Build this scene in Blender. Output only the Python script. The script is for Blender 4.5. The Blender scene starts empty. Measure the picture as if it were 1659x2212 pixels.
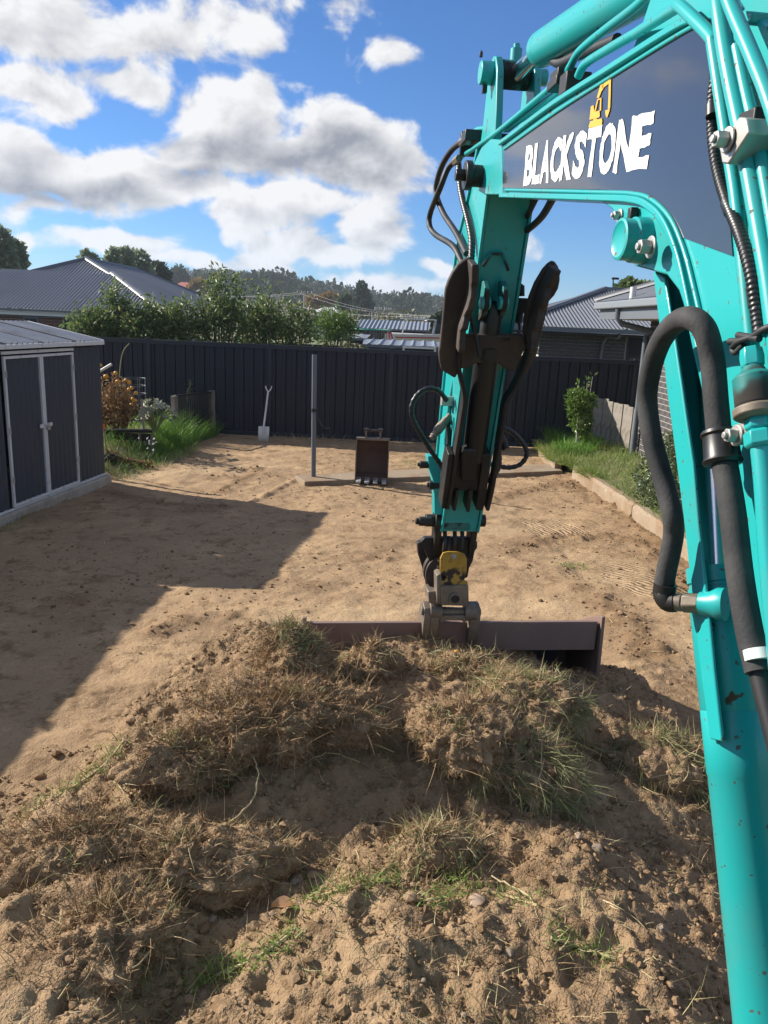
import bpy, bmesh, math, random
import numpy as np
from mathutils import Vector, Matrix
random.seed(7); rng = np.random.default_rng(7)
S = bpy.context.scene
COL = S.collection

# ------------------------------------------------------------------ camera
IW, IH, IF = 1659.0, 2212.0, 1659.0          # layout units: picture width, height, focal length
PITCH, ROLL, CZ = math.radians(13.93), math.radians(2.5), 2.35
V = lambda *a: np.array(a, float)
CF = V(0, math.cos(PITCH), -math.sin(PITCH)); cu0 = V(0, math.sin(PITCH), math.cos(PITCH))
CR = V(1, 0, 0) * math.cos(ROLL) + cu0 * math.sin(ROLL)
CU = -V(1, 0, 0) * math.sin(ROLL) + cu0 * math.cos(ROLL)
CAM = V(0, 0, CZ)
cam = bpy.data.cameras.new('camera'); camo = bpy.data.objects.new('camera', cam); COL.objects.link(camo)
cam.sensor_fit = 'HORIZONTAL'; cam.sensor_width = 36; cam.lens = 36 * IF / IW
cam.clip_start = 0.05; cam.clip_end = 6000
M = Matrix.Identity(4)
for i in range(3):
    M[i][0], M[i][1], M[i][2], M[i][3] = CR[i], CU[i], -CF[i], CAM[i]
camo.matrix_world = M; S.camera = camo
S.render.resolution_x, S.render.resolution_y = 768, 1024

# ------------------------------------------------------------------ sun, exposure
TOSUN = V(-0.935, 0.355, 0); TOSUN /= np.linalg.norm(TOSUN)
SEL = math.radians(29.7)
TOSUN = TOSUN * math.cos(SEL) + V(0, 0, math.sin(SEL))
sun = bpy.data.lights.new('sun', 'SUN'); sun.energy = 4.3; sun.angle = math.radians(0.53); sun.color = (1.0, 0.93, 0.82)
suno = bpy.data.objects.new('sun', sun); COL.objects.link(suno)
suno.rotation_euler = Vector(-TOSUN).to_track_quat('-Z', 'Y').to_euler(); suno.location = (-30, 10, 20)
vs = S.view_settings; vs.view_transform = 'Standard'; vs.look = 'None'; vs.gamma = 1.0; vs.exposure = 1.02; vs.use_curve_mapping = False
S.cycles.max_bounces = 4; S.cycles.diffuse_bounces = 2; S.cycles.glossy_bounces = 2; S.cycles.transmission_bounces = 2
S.cycles.transparent_max_bounces = 6; S.cycles.volume_bounces = 0
S.cycles.caustics_reflective = False; S.cycles.caustics_refractive = False

# ------------------------------------------------------------------ picture -> place helpers
def ray(u, v): return CF + (u - IW / 2) / IF * CR - (v - IH / 2) / IF * CU
def G(u, v, z=0.0): d = ray(u, v); return CAM + d * ((z - CZ) / d[2])
def AY(u, v, Y): d = ray(u, v); return CAM + d * (Y / d[1])
def AX(u, v, X): d = ray(u, v); return CAM + d * (X / d[0])

# ------------------------------------------------------------------ world: sky and cumulus
W = bpy.data.worlds.new('World'); S.world = W; W.use_nodes = True
nt = W.node_tree; nt.nodes.clear()
class NB:
    """tiny node builder"""
    def __init__(s, t): s.t = t
    def n(s, typ, **kw):
        x = s.t.nodes.new(typ)
        for k, v in kw.items(): setattr(x, k, v)
        return x
    def link(s, a, b): s.t.links.new(a, b)
    def put(s, sock, val):
        if hasattr(val, 'is_output'): s.t.links.new(val, sock)
        else: sock.default_value = val
    def math(s, op, a, b=0.0, c=None, clamp=False):
        x = s.n('ShaderNodeMath', operation=op); x.use_clamp = clamp
        s.put(x.inputs[0], a); s.put(x.inputs[1], b)
        if c is not None: s.put(x.inputs[2], c)
        return x.outputs[0]
    def vmath(s, op, a, b=None):
        x = s.n('ShaderNodeVectorMath', operation=op); s.put(x.inputs[0], a)
        if b is not None: s.put(x.inputs[1], b)
        return x.outputs['Value'] if op in ('DOT_PRODUCT', 'LENGTH') else x.outputs[0]
    def ss(s, a, lo, hi, o0=0.0, o1=1.0):
        x = s.n('ShaderNodeMapRange', interpolation_type='SMOOTHSTEP'); s.put(x.inputs[0], a)
        for i, v in zip((1, 2, 3, 4), (lo, hi, o0, o1)): s.put(x.inputs[i], v)
        return x.outputs[0]
    def mix(s, f, a, b, blend='MIX'):
        x = s.n('ShaderNodeMix', data_type='RGBA', blend_type=blend)
        s.put(x.inputs[0], f); s.put(x.inputs[6], a); s.put(x.inputs[7], b); return x.outputs[2]
    def noise(s, vec, scale, detail=4, rough=0.5, dim='3D', lac=2.0, dist=0.0):
        x = s.n('ShaderNodeTexNoise', noise_dimensions=dim)
        if vec is not None: s.link(vec, x.inputs['Vector'])
        x.inputs['Scale'].default_value = scale; x.inputs['Detail'].default_value = detail
        x.inputs['Roughness'].default_value = rough; x.inputs['Lacunarity'].default_value = lac
        x.inputs['Distortion'].default_value = dist
        return x.outputs[0]
    def comb(s, x, y, z):
        c = s.n('ShaderNodeCombineXYZ'); s.put(c.inputs[0], x); s.put(c.inputs[1], y); s.put(c.inputs[2], z); return c.outputs[0]

def azel(u, v):
    d = ray(u, v); d = d / np.linalg.norm(d)
    return math.atan2(d[0], d[1]), math.asin(d[2])
K = 0.5952
# cloud masses: centre x, y, radius x, y (units of the sky crop), strength
BL = [(150, 70, 440, 170, .80), (520, 150, 330, 110, .66), (830, 110, 280, 130, .55), (130, 330, 270, 100, 1.0), (470, 320, 210, 75, .95),
      (940, 330, 130, 110, 1.05), (870, 430, 250, 120, 1.1), (1290, 480, 230, 120, 1.1), (1080, 575, 560, 120, 1.15),
      (90, 620, 260, 100, 1.1), (340, 650, 320, 110, 1.1), (170, 740, 240, 70, .95), (640, 690, 330, 75, .95), (900, 800, 220, 85, 1.05),
      (1120, 740, 330, 90, .95), (1370, 850, 180, 85, 1.05), (1150, 910, 320, 60, .95), (1500, 690, 150, 60, .6), (420, 875, 220, 62, 1.0),
      (800, 955, 330, 55, .92), (1560, 950, 100, 55, .85), (1430, 1040, 260, 50, .7), (1250, 80, 90, 110, .42),
      (1450, 165, 80, 45, .5), (1040, 50, 60, 60, .5), (1840, 930, 90, 55, .65), (0, 850, 130, 35, .8)]
# grey undersides: where a cloud is thick between the sun and the eye
DK = [(1130, 590, 440, 105, 1.15), (1270, 540, 200, 90, 1.0), (660, 525, 270, 65, .9), (230, 705, 340, 65, 1.0), (330, 110, 380, 90, .32), (60, 60, 200, 120, .2),
      (700, 640, 250, 50, .6), (1130, 830, 220, 60, .5), (230, 380, 220, 40, .4), (1400, 900, 120, 35, .5), (480, 905, 130, 25, .4)]
w = NB(nt)
tc = w.n('ShaderNodeTexCoord'); sx = w.n('ShaderNodeSeparateXYZ'); w.link(tc.outputs['Generated'], sx.inputs[0])
az = w.math('ARCTAN2', sx.outputs[0], sx.outputs[1]); el = w.math('ARCSINE', sx.outputs[2])
pv = w.comb(az, el, 0.0)
wob = w.n('ShaderNodeTexNoise', noise_dimensions='2D'); w.link(pv, wob.inputs['Vector']); wob.inputs['Scale'].default_value = 9; wob.inputs['Detail'].default_value = 1
p2 = w.n('ShaderNodeVectorMath', operation='MULTIPLY_ADD'); w.link(wob.outputs['Color'], p2.inputs[0]); p2.inputs[1].default_value = (.07, .05, 0); w.link(pv, p2.inputs[2])
P2 = p2.outputs[0]
def blobs(lst, k):
    acc = None
    for cx, cy, rx, ry, st in lst:
        a, e = azel(cx * K, cy * K)
        ix, iy = IF / (rx * K) * .9, IF / (ry * K) * .9
        q = w.n('ShaderNodeVectorMath', operation='MULTIPLY_ADD'); w.link(P2, q.inputs[0]); q.inputs[1].default_value = (ix, iy, 0)
        q.inputs[2].default_value = (-(a + .035) * ix, -(e + .025) * iy, 0)
        b = w.math('MULTIPLY_ADD', w.vmath('LENGTH', q.outputs[0]), -st, st)
        acc = b if acc is None else w.math('SMOOTH_MAX', acc, b, k)
    return acc
acc = blobs(BL, .18)
# away from the view the same broken cumulus goes on
farm = w.math('MAXIMUM', w.ss(w.math('ABSOLUTE', az), .55, .8), w.ss(el, .42, .6))
low = w.math('MULTIPLY', w.math('SUBTRACT', w.noise(pv, 3.2, 1, .5, '2D'), .47), 4.0)
acc = w.math('MAXIMUM', acc, w.math('SUBTRACT', w.math('MULTIPLY', low, farm), w.math('SUBTRACT', 1.0, farm)))
acc = w.math('MAXIMUM', acc, -1.0)
st2 = w.vmath('MULTIPLY', pv, (1.0, 1.35, 1))
fb = w.noise(st2, 11, 7, .53, '2D', 2.1, .2)
fb1 = w.noise(w.vmath('ADD', st2, (-.014, .024, 0)), 11, 4, .53, '2D', 2.1, .2)
d0 = w.math('ADD', acc, w.math('MULTIPLY', w.math('SUBTRACT', fb, .5), 1.75))
alpha = w.ss(d0, .09, .46)
dark = w.math('MAXIMUM', blobs(DK, .2), w.math('MULTIPLY', w.math('MULTIPLY', low, farm), .5))
core = w.ss(d0, .35, 1.3)
dk = w.ss(w.math('ADD', dark, w.math('MULTIPLY', w.math('SUBTRACT', fb, .5), 1.2)), .0, .75)
lit = w.math('SUBTRACT', w.math('MULTIPLY_ADD', w.math('SUBTRACT', fb, fb1), 2.1, .90), w.math('ADD', w.math('MULTIPLY', dk, .58), w.math('MULTIPLY', core, .12)), clamp=True)
sky = w.n('ShaderNodeTexSky', sky_type='NISHITA'); sky.sun_disc = False
sky.sun_elevation = SEL; sky.sun_rotation = math.atan2(TOSUN[0], TOSUN[1]); sky.air_density = 1.0; sky.dust_density = .35; sky.ozone_density = 2.2; sky.altitude = 600
SKYS = 0.06
skyc = w.mix(1.0, sky.outputs[0], (.37, .73, 1.16, 1), 'MULTIPLY')
cl = w.mix(lit, (2.5, 2.7, 3.2, 1), (7.7, 7.7, 7.8, 1))
hz = w.ss(el, .0, .16, .45, 0.0)
cl = w.mix(hz, cl, (6.6, 7.6, 9.0, 1))
fin = w.mix(alpha, skyc, cl)
bg = w.n('ShaderNodeBackground'); w.link(fin, bg.inputs[0]); bg.inputs[1].default_value = SKYS
ow = w.n('ShaderNodeOutputWorld'); w.link(bg.outputs[0], ow.inputs[0])
W.cycles.sampling_method = 'NONE'

# ------------------------------------------------------------------ materials
MATS = {}
def mat(name, base, rough=.7, metal=0.0, spec=.5, vary=None, bump=None, island=None, coat=0.0, extra=None, trans=0.0):
    """vary: (colour2, scale, lo, hi)  bump: (scale, strength, distance)  island: (colour list) per leaf/blade"""
    m = bpy.data.materials.new(name); m.use_nodes = True; t = m.node_tree; n = NB(t)
    b = t.nodes['Principled BSDF']
    b.inputs['Roughness'].default_value = rough; b.inputs['Metallic'].default_value = metal
    b.inputs['Specular IOR Level'].default_value = spec; b.inputs['Coat Weight'].default_value = coat
    tcn = n.n('ShaderNodeTexCoord'); P = tcn.outputs['Object']
    c = (*base, 1)
    if island:
        gn = n.n('ShaderNodeNewGeometry'); cr = n.n('ShaderNodeValToRGB'); n.link(gn.outputs['Random Per Island'], cr.inputs[0])
        els = cr.color_ramp.elements; k = len(island)
        els[0].color = (*island[0], 1); els[0].position = 0; els[1].color = (*island[-1], 1); els[1].position = 1
        for i in range(1, k - 1):
            e = els.new(i / (k - 1)); e.color = (*island[i], 1)
        c = cr.outputs[0]
    for vr in (vary or []):
        c2, sc, lo, hi = vr
        f = n.ss(n.noise(P, sc, 4, .6), lo, hi); c = n.mix(f, c, (*c2, 1))
    if extra: c = extra(n, P, c, b)
    n.put(b.inputs['Base Color'], c)
    if bump:
        h = None
        for sc, st, dist in bump:
            bn = n.n('ShaderNodeBump'); bn.inputs['Strength'].default_value = st; bn.inputs['Distance'].default_value = dist
            n.link(n.noise(P, sc, 3, .6), bn.inputs['Height'])
            if h is not None: n.link(h, bn.inputs['Normal'])
            h = bn.outputs[0]
        n.link(h, b.inputs['Normal'])
    if trans:
        tr = n.n('ShaderNodeBsdfTranslucent'); n.put(tr.inputs[0], c); mx = n.n('ShaderNodeMixShader'); mx.inputs[0].default_value = trans
        n.link(b.outputs[0], mx.inputs[1]); n.link(tr.outputs[0], mx.inputs[2]); n.link(mx.outputs[0], t.nodes['Material Output'].inputs[0])
    MATS[name] = m; return m

def chips(rust=(.10, .045, .02), sc=14, lo=.68, hi=.71, dust=.25):
    def f(n, P, c, b):
        d = n.ss(n.noise(P, 3.1, 6, .65), .45, .8); c = n.mix(n.math('MULTIPLY', d, dust), c, (.20, .16, .11, 1))
        k = n.math('MULTIPLY', n.ss(n.noise(P, sc, 3, .55), lo, hi), n.ss(n.noise(P, 2.3, 2, .5), .42, .55))
        sp = n.ss(n.noise(P, 60, 1, .5), .715, .735); k = n.math('MAXIMUM', k, n.math('MULTIPLY', sp, .8))
        c = n.mix(k, c, (*rust, 1))
        n.put(b.inputs['Roughness'], n.math('MULTIPLY_ADD', k, .4, b.inputs['Roughness'].default_value))
        return c
    return f
def grime(col, sc, lo, hi, amt):
    def f(n, P, c, b):
        return n.mix(n.math('MULTIPLY', n.ss(n.noise(P, sc, 7, .65), lo, hi), amt), c, (*col, 1))
    return f
def soil_extra(n, P, c, b):
    # pale dry crust, dark loose crumbs, faint straw: the earth's own patches
    c = n.mix(n.ss(n.noise(P, 1.3, 4, .62), .47, .66), c, (.42, .285, .16, 1))
    c = n.mix(n.ss(n.noise(P, 5.5, 5, .72), .48, .68), c, (.20, .125, .066, 1))
    lo_ = n.n('ShaderNodeAttribute'); lo_.attribute_name = 'loose'; pa_ = n.n('ShaderNodeAttribute'); pa_.attribute_name = 'pale'
    c = n.mix(n.math('MULTIPLY', pa_.outputs['Fac'], .85), c, (.46, .325, .19, 1)); c = n.mix(n.math('MULTIPLY', lo_.outputs['Fac'], .9), c, (.185, .115, .06, 1))
    c = n.mix(n.math('MULTIPLY', n.ss(n.noise(P, 38, 4, .6), .55, .75), .6), c, (.47, .35, .22, 1))
    c = n.mix(n.math('MULTIPLY', n.ss(n.noise(P, 55, 3, .6), .56, .72), .7), c, (.16, .10, .056, 1))
    return c
mat('soil', (.335, .223, .128), .95, spec=.2, extra=soil_extra, bump=[(24, .5, .02), (90, .6, .008)])
mat('mound_soil', (.28, .187, .108), .96, spec=.15, bump=[(30, .8, .016), (120, .8, .006)],
    vary=[((.35, .24, .14), 3.0, .45, .7), ((.155, .098, .054), 9, .48, .7), ((.40, .285, .175), 60, .6, .75)])
mat('clod', (.27, .185, .11), .96, spec=.15, island=[(.17, .107, .058), (.26, .17, .096), (.33, .22, .13)], bump=[(70, .6, .006)])
mat('stone', (.27, .205, .145), .85, vary=[((.20, .15, .105), 20, .4, .7)], bump=[(50, .4, .004)])
mat('pale_stone', (.34, .245, .17), .75, vary=[((.40, .26, .17), 25, .45, .7)], bump=[(50, .4, .004)])
mat('root', (.3, .2, .12), .9, spec=.2, island=[(.15, .085, .042), (.27, .165, .085), (.46, .33, .19), (.20, .12, .06), (.33, .22, .12)])
mat('straw', (.5, .4, .22), .8, spec=.3, island=[(.50, .38, .20), (.62, .52, .32), (.40, .34, .15), (.55, .47, .26)], trans=.2)
mat('turf_grass', (.2, .25, .07), .6, spec=.4, island=[(.12, .155, .05), (.22, .245, .095), (.37, .34, .16), (.16, .20, .07), (.46, .40, .23)], trans=.25)
mat('lush_grass', (.1, .24, .03), .55, spec=.4, island=[(.07, .19, .022), (.14, .29, .04), (.20, .34, .06), (.10, .22, .03)], trans=.35)
mat('verge_grass', (.15, .25, .05), .6, spec=.4, island=[(.11, .20, .035), (.20, .29, .065), (.30, .34, .10), (.15, .24, .05)], trans=.35)
mat('green_soil', (.12, .13, .05), .95, vary=[((.2, .15, .08), 4, .45, .65)], bump=[(30, .5, .02)])
mat('paint', (.014, .365, .36), .36, spec=.5, coat=.2, extra=chips(dust=.22))
mat('old_paint', (.012, .17, .16), .55, spec=.35, extra=chips(sc=9, lo=.44, hi=.54, dust=.55, rust=(.035, .03, .026)))
mat('decal', (.03, .031, .035), .16, spec=.9, coat=.5, vary=[((.03, .032, .04), 2.0, .5, .8)])
mat('white_letter', (.78, .78, .76), .5, vary=[((.5, .5, .5), 30, .66, .75)])
mat('logo_yellow', (.72, .38, .03), .5)
mat('chrome', (.72, .74, .76), .14, metal=1.0)
mat('rubber', (.018, .018, .02), .55, spec=.4, extra=grime((.12, .10, .08), 6, .4, .8, .35))
mat('sleeve', (.032, .032, .034), .75, spec=.3, extra=grime((.13, .12, .11), 9, .35, .8, .45), bump=[(140, .5, .002)])
mat('black_plastic', (.012, .012, .013), .4)
mat('dark_steel', (.016, .014, .013), .5, spec=.4, extra=grime((.08, .06, .045), 5, .42, .8, .4), bump=[(30, .15, .004)])
mat('rust_steel', (.040, .028, .023), .62, spec=.4, extra=grime((.12, .085, .062), 7, .42, .78, .55), bump=[(26, .25, .004)])
mat('worn_steel', (.16, .13, .10), .55, metal=.3, extra=grime((.30, .24, .17), 8, .38, .75, .7), bump=[(30, .25, .003)])
mat('bucket_brown', (.19, .125, .105), .6, extra=grime((.24, .18, .13), 4, .42, .8, .6), vary=[((.3, .27, .25), 45, .72, .78)])
mat('zinc', (.48, .46, .42), .45, metal=.7)
mat('hitch_yellow', (.46, .26, .03), .55, extra=chips(rust=(.05, .035, .025), sc=16, lo=.46, hi=.55, dust=.6))
mat('white_band', (.75, .75, .72), .6)
mat('fence_sheet', (.012, .017, .027), .5, spec=.35, vary=[((.020, .025, .034), 1.5, .5, .8), ((.045, .04, .036), 7, .68, .82)])
mat('fence_rail', (.016, .022, .033), .45, spec=.45)
mat('shed_sheet', (.040, .051, .066), .5, spec=.4, extra=grime((.12, .105, .09), 2.2, .5, .85, .25))
mat('shed_frame', (.68, .67, .64), .5, vary=[((.4, .38, .34), 8, .55, .75)])
mat('shed_roof', (.44, .435, .435), .5, metal=.2, vary=[((.28, .26, .24), 1.4, .45, .75)])
mat('concrete', (.42, .38, .32), .9, vary=[((.30, .25, .19), 2.5, .4, .7), ((.5, .46, .4), 22, .55, .75)], bump=[(60, .3, .004)])
mat('soily_concrete', (.28, .215, .148), .93, vary=[((.24, .16, .095), 2.2, .40, .6), ((.42, .35, .27), 14, .58, .75)], bump=[(50, .35, .005)])
mat('slate_roof', (.15, .16, .18), .45, spec=.45, vary=[((.125, .132, .15), .4, .4, .7)])
mat('mid_roof', (.19, .21, .24), .5, metal=.1)
mat('roof_trim', (.19, .20, .215), .5)
mat('gutter', (.13, .145, .165), .42)
mat('pale_gutter', (.20, .22, .24), .4)
mat('white_trim', (.66, .65, .62), .55)
mat('brown_brick', (.115, .055, .042), .85, vary=[((.19, .095, .07), 3, .4, .65)], bump=[(60, .3, .004)])
mat('grey_brick', (.055, .052, .056), .8, vary=[((.09, .08, .08), 3, .4, .65)], bump=[(60, .3, .004)])
mat('mortar', (.52, .48, .42), .95)
mat('glass', (.012, .015, .02), .08, spec=.6)
mat('dark_wall', (.03, .034, .042), .7)
mat('timber', (.34, .30, .255), .85, vary=[((.22, .19, .155), 6, .4, .7)], bump=[(25, .3, .004)])
mat('old_timber', (.20, .17, .14), .9, vary=[((.12, .10, .08), 6, .4, .7)])
mat('black_metal', (.014, .014, .015), .4)
mat('bucket_rust', (.15, .085, .058), .75, extra=grime((.07, .045, .035), 5, .4, .75, .6), bump=[(26, .25, .004)])
mat('pole_grey', (.12, .14, .165), .42, vary=[((.17, .18, .19), 4, .5, .8)])
mat('shovel_white', (.66, .65, .60), .55, vary=[((.42, .35, .26), 11, .55, .75)])
mat('bark', (.14, .105, .075), .95, bump=[(20, .5, .01)])
mat('pale_bark', (.36, .32, .26), .9)
mat('shrub_leaf', (.06, .1, .03), .45, spec=.5, island=[(.07, .115, .035), (.115, .175, .055), (.18, .24, .08), (.095, .145, .045), (.27, .28, .10)], trans=.42)
mat('bright_leaf', (.1, .2, .03), .4, spec=.5, island=[(.06, .13, .02), (.11, .2, .035), (.2, .28, .06), (.09, .17, .03)], trans=.3)
mat('hedge_leaf', (.08, .12, .05), .4, spec=.5, island=[(.05, .08, .03), (.10, .14, .06), (.17, .20, .11), (.07, .11, .04)], trans=.2)
mat('dark_leaf', (.025, .045, .02), .6, island=[(.026, .048, .026), (.045, .075, .038), (.065, .095, .045)], trans=.2)
mat('gum_leaf', (.05, .07, .04), .95, spec=.05, island=[(.045, .068, .045), (.062, .085, .055), (.085, .105, .068), (.055, .075, .05)], trans=.15)
mat('poplar_leaf', (.05, .08, .03), .55, island=[(.16, .21, .13), (.20, .26, .16), (.28, .33, .20)], trans=.45)
mat('autumn_leaf', (.35, .2, .05), .6, island=[(.36, .20, .05), (.25, .16, .06), (.42, .28, .08)], trans=.2)
mat('olive_leaf', (.12, .13, .05), .6, island=[(.10, .11, .045), (.15, .15, .06), (.19, .17, .08)], trans=.15)
mat('dead_leaf', (.3, .17, .06), .8, island=[(.22, .115, .045), (.34, .20, .08), (.16, .09, .04), (.44, .30, .14)], trans=.2)
mat('silver_leaf', (.32, .33, .25), .6, island=[(.20, .22, .14), (.30, .31, .22), (.13, .16, .08)], trans=.2)
mat('stem', (.26, .28, .12), .7); mat('fruit', (.62, .30, .03), .45)
mat('hill_ground', (.07, .085, .04), .95, vary=[((.13, .12, .06), .03, .45, .65)])
mat('lawn', (.12, .14, .06), .95, vary=[((.22, .17, .10), .3, .45, .65)])
mat('red_tile', (.36, .10, .06), .8); mat('white_wall', (.55, .54, .52), .8); mat('metal_pale', (.45, .46, .47), .5, metal=.4)
mat('net_black', (.015, .015, .016), .8); mat('pink_pad', (.45, .06, .12), .6); mat('green_pad', (.03, .32, .22), .6); mat('boat_white', (.75, .73, .7), .35)
mat('boat_red', (.45, .03, .03), .4); mat('orange_plastic', (.65, .12, .03), .4); mat('petal', (.85, .85, .83), .6)
mat('dry_leaf', (.42, .24, .12), .6); mat('wire', (.2, .22, .23), .5, metal=.3); mat('cable', (.02, .02, .022), .6)

# ------------------------------------------------------------------ mesh helpers
def nrm(a): a = np.asarray(a, float); return a / (np.linalg.norm(a) + 1e-12)
def basis(d):
    d = nrm(d); a = V(0, 0, 1) if abs(d[2]) < .9 else V(1, 0, 0)
    x = nrm(np.cross(a, d)); return x, np.cross(d, x), d
class MB:
    def __init__(s): s.v = []; s.f = []
    def add(s, vs, fs):
        o = len(s.v); s.v += [tuple(map(float, p)) for p in vs]; s.f += [tuple(i + o for i in f) for f in fs]; return s
    def box(s, c, size, ax=None):
        ax = np.eye(3) if ax is None else np.array([nrm(a) for a in ax]); c = np.asarray(c, float); h = np.asarray(size, float) / 2
        vs = [c + ax[0] * h[0] * i + ax[1] * h[1] * j + ax[2] * h[2] * k for i in (-1, 1) for j in (-1, 1) for k in (-1, 1)]
        return s.add(vs, [(0, 1, 3, 2), (4, 6, 7, 5), (0, 4, 5, 1), (2, 3, 7, 6), (0, 2, 6, 4), (1, 5, 7, 3)])
    def bar(s, p0, p1, w, h, up=(0, 0, 1)):
        p0, p1 = np.asarray(p0, float), np.asarray(p1, float); d = p1 - p0; L = np.linalg.norm(d); x = nrm(np.cross(d, up)); y = np.cross(x, d / L)
        return s.box((p0 + p1) / 2, (w, L, h), (x, d / L, y))
    def cyl(s, p0, p1, r0, r1=None, n=16, cap=True):
        r1 = r0 if r1 is None else r1; p0, p1 = np.asarray(p0, float), np.asarray(p1, float); x, y, d = basis(p1 - p0)
        vs = []; fs = []
        for p, r in ((p0, r0), (p1, r1)):
            for i in range(n): a = 2 * math.pi * i / n; vs.append(p + (x * math.cos(a) + y * math.sin(a)) * r)
        for i in range(n): j = (i + 1) % n; fs.append((i, j, n + j, n + i))
        if cap: fs += [tuple(range(n - 1, -1, -1)), tuple(range(n, 2 * n))]
        return s.add(vs, fs)
    def lathe(s, p0, d, prof, n=20):
        """prof: (distance along d, radius) pairs"""
        x, y, d = basis(d); p0 = np.asarray(p0, float); vs = []; fs = []
        for t, r in prof:
            for i in range(n): a = 2 * math.pi * i / n; vs.append(p0 + d * t + (x * math.cos(a) + y * math.sin(a)) * r)
        for k in range(len(prof) - 1):
            for i in range(n): j = (i + 1) % n; fs.append((k * n + i, k * n + j, k * n + n + j, k * n + n + i))
        fs += [tuple(range(n - 1, -1, -1)), tuple(range((len(prof) - 1) * n, len(prof) * n))]
        return s.add(vs, fs)
    def tube(s, pts, r, n=10, cap=True):
        pts = [np.asarray(p, float) for p in pts]; N = len(pts); rs = r if hasattr(r, '__len__') else [r] * N
        vs = []; fs = []; x = None
        for i, p in enumerate(pts):
            d = nrm(pts[min(i + 1, N - 1)] - pts[max(i - 1, 0)])
            if x is None: x, y, _ = basis(d)
            else: x = nrm(x - d * (x @ d)); y = np.cross(d, x)
            for k in range(n): a = 2 * math.pi * k / n; vs.append(p + (x * math.cos(a) + y * math.sin(a)) * rs[i])
        for i in range(N - 1):
            for k in range(n): j = (k + 1) % n; fs.append((i * n + k, i * n + j, i * n + n + j, i * n + n + k))
        if cap: fs += [tuple(range(n - 1, -1, -1)), tuple(range((N - 1) * n, N * n))]
        return s.add(vs, fs)
    def prism(s, poly, vec):
        poly = [np.asarray(p, float) for p in poly]; vec = np.asarray(vec, float); n = len(poly)
        nn = np.zeros(3)
        for i in range(n): nn += np.cross(poly[i], poly[(i + 1) % n])
        if nn @ vec > 0: poly = poly[::-1]
        fs = [tuple(range(n)), tuple(range(2 * n - 1, n - 1, -1))] + [((i + 1) % n, i, n + i, n + (i + 1) % n) for i in range(n)]
        return s.add(poly + [p + vec for p in poly], fs)
    def ribbon(s, path, wid, th):
        """plate of thickness th whose centre line is path, width vector wid (both sides given as start offset and vector)"""
        o, wv = wid; path = [np.asarray(p, float) for p in path]; N = len(path); vs = []; fs = []
        for i, p in enumerate(path):
            d = nrm(path[min(i + 1, N - 1)] - path[max(i - 1, 0)]); nn = nrm(np.cross(d, wv)) * th / 2
            vs += [p + o - nn, p + o + nn, p + o + wv + nn, p + o + wv - nn]
        for i in range(N - 1):
            for k in range(4): fs.append((4 * i + k, 4 * i + (k + 1) % 4, 4 * i + 4 + (k + 1) % 4, 4 * i + 4 + k))
        fs += [(3, 2, 1, 0), tuple(4 * (N - 1) + k for k in range(4))]
        return s.add(vs, fs)
    def build(s, name, m, parent=None, smooth=40, bevel=0, **tags):
        return obj(name, s.v, s.f, m, parent, smooth, bevel, **tags)
WORIG = {}
def obj(name, vs, fs, m, parent=None, smooth=40, bevel=0, label=None, cat=None, group=None, kind=None):
    vs = np.asarray(vs, float); c = (vs.min(0) + vs.max(0)) / 2
    if parent is None: c[2] = vs[:, 2].min()
    me = bpy.data.meshes.new(name); me.from_pydata((vs - c).tolist(), [], fs)
    me.materials.append(MATS[m])
    if smooth:
        me.polygons.foreach_set('use_smooth', [True] * len(me.polygons)); me.set_sharp_from_angle(angle=math.radians(smooth))
    me.update()
    o = bpy.data.objects.new(name, me); COL.objects.link(o); WORIG[o] = c
    if parent: o.parent = parent; o.location = c - WORIG[parent]
    else: o.location = c
    if bevel:
        bm = o.modifiers.new('bevel', 'BEVEL'); bm.width = bevel; bm.segments = 2; bm.limit_method = 'ANGLE'; bm.angle_limit = math.radians(35)
    return tag(o, label, cat, group, kind)
def tag(o, label=None, cat=None, group=None, kind=None):
    if label: o['label'] = label
    if cat: o['category'] = cat
    if group: o['group'] = group
    if kind: o['kind'] = kind
    return o
def thing(name, loc, label, cat, group=None):
    o = bpy.data.objects.new(name, None); COL.objects.link(o); o.location = loc; o.empty_display_size = .2
    WORIG[o] = np.asarray(loc, float); return tag(o, label, cat, group)
def share(o, parent, c, name=None):
    """another object with the same mesh, centred at c, under parent"""
    n = o.copy(); COL.objects.link(n); WORIG[n] = np.asarray(c, float)
    n.parent = parent; n.location = np.asarray(c, float) - (WORIG[parent] if parent else 0); return n
def spline(pts, k=8):
    P = [np.asarray(p, float) for p in pts]; P = [2 * P[0] - P[1]] + P + [2 * P[-1] - P[-2]]; out = []
    for i in range(1, len(P) - 2):
        a, b, c, d = P[i - 1:i + 3]
        for j in range(k):
            t = j / k; out.append(.5 * (2 * b + (c - a) * t + (2 * a - 5 * b + 4 * c - d) * t * t + (3 * b - a - 3 * c + d) * t ** 3))
    return out + [P[-2]]
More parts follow.
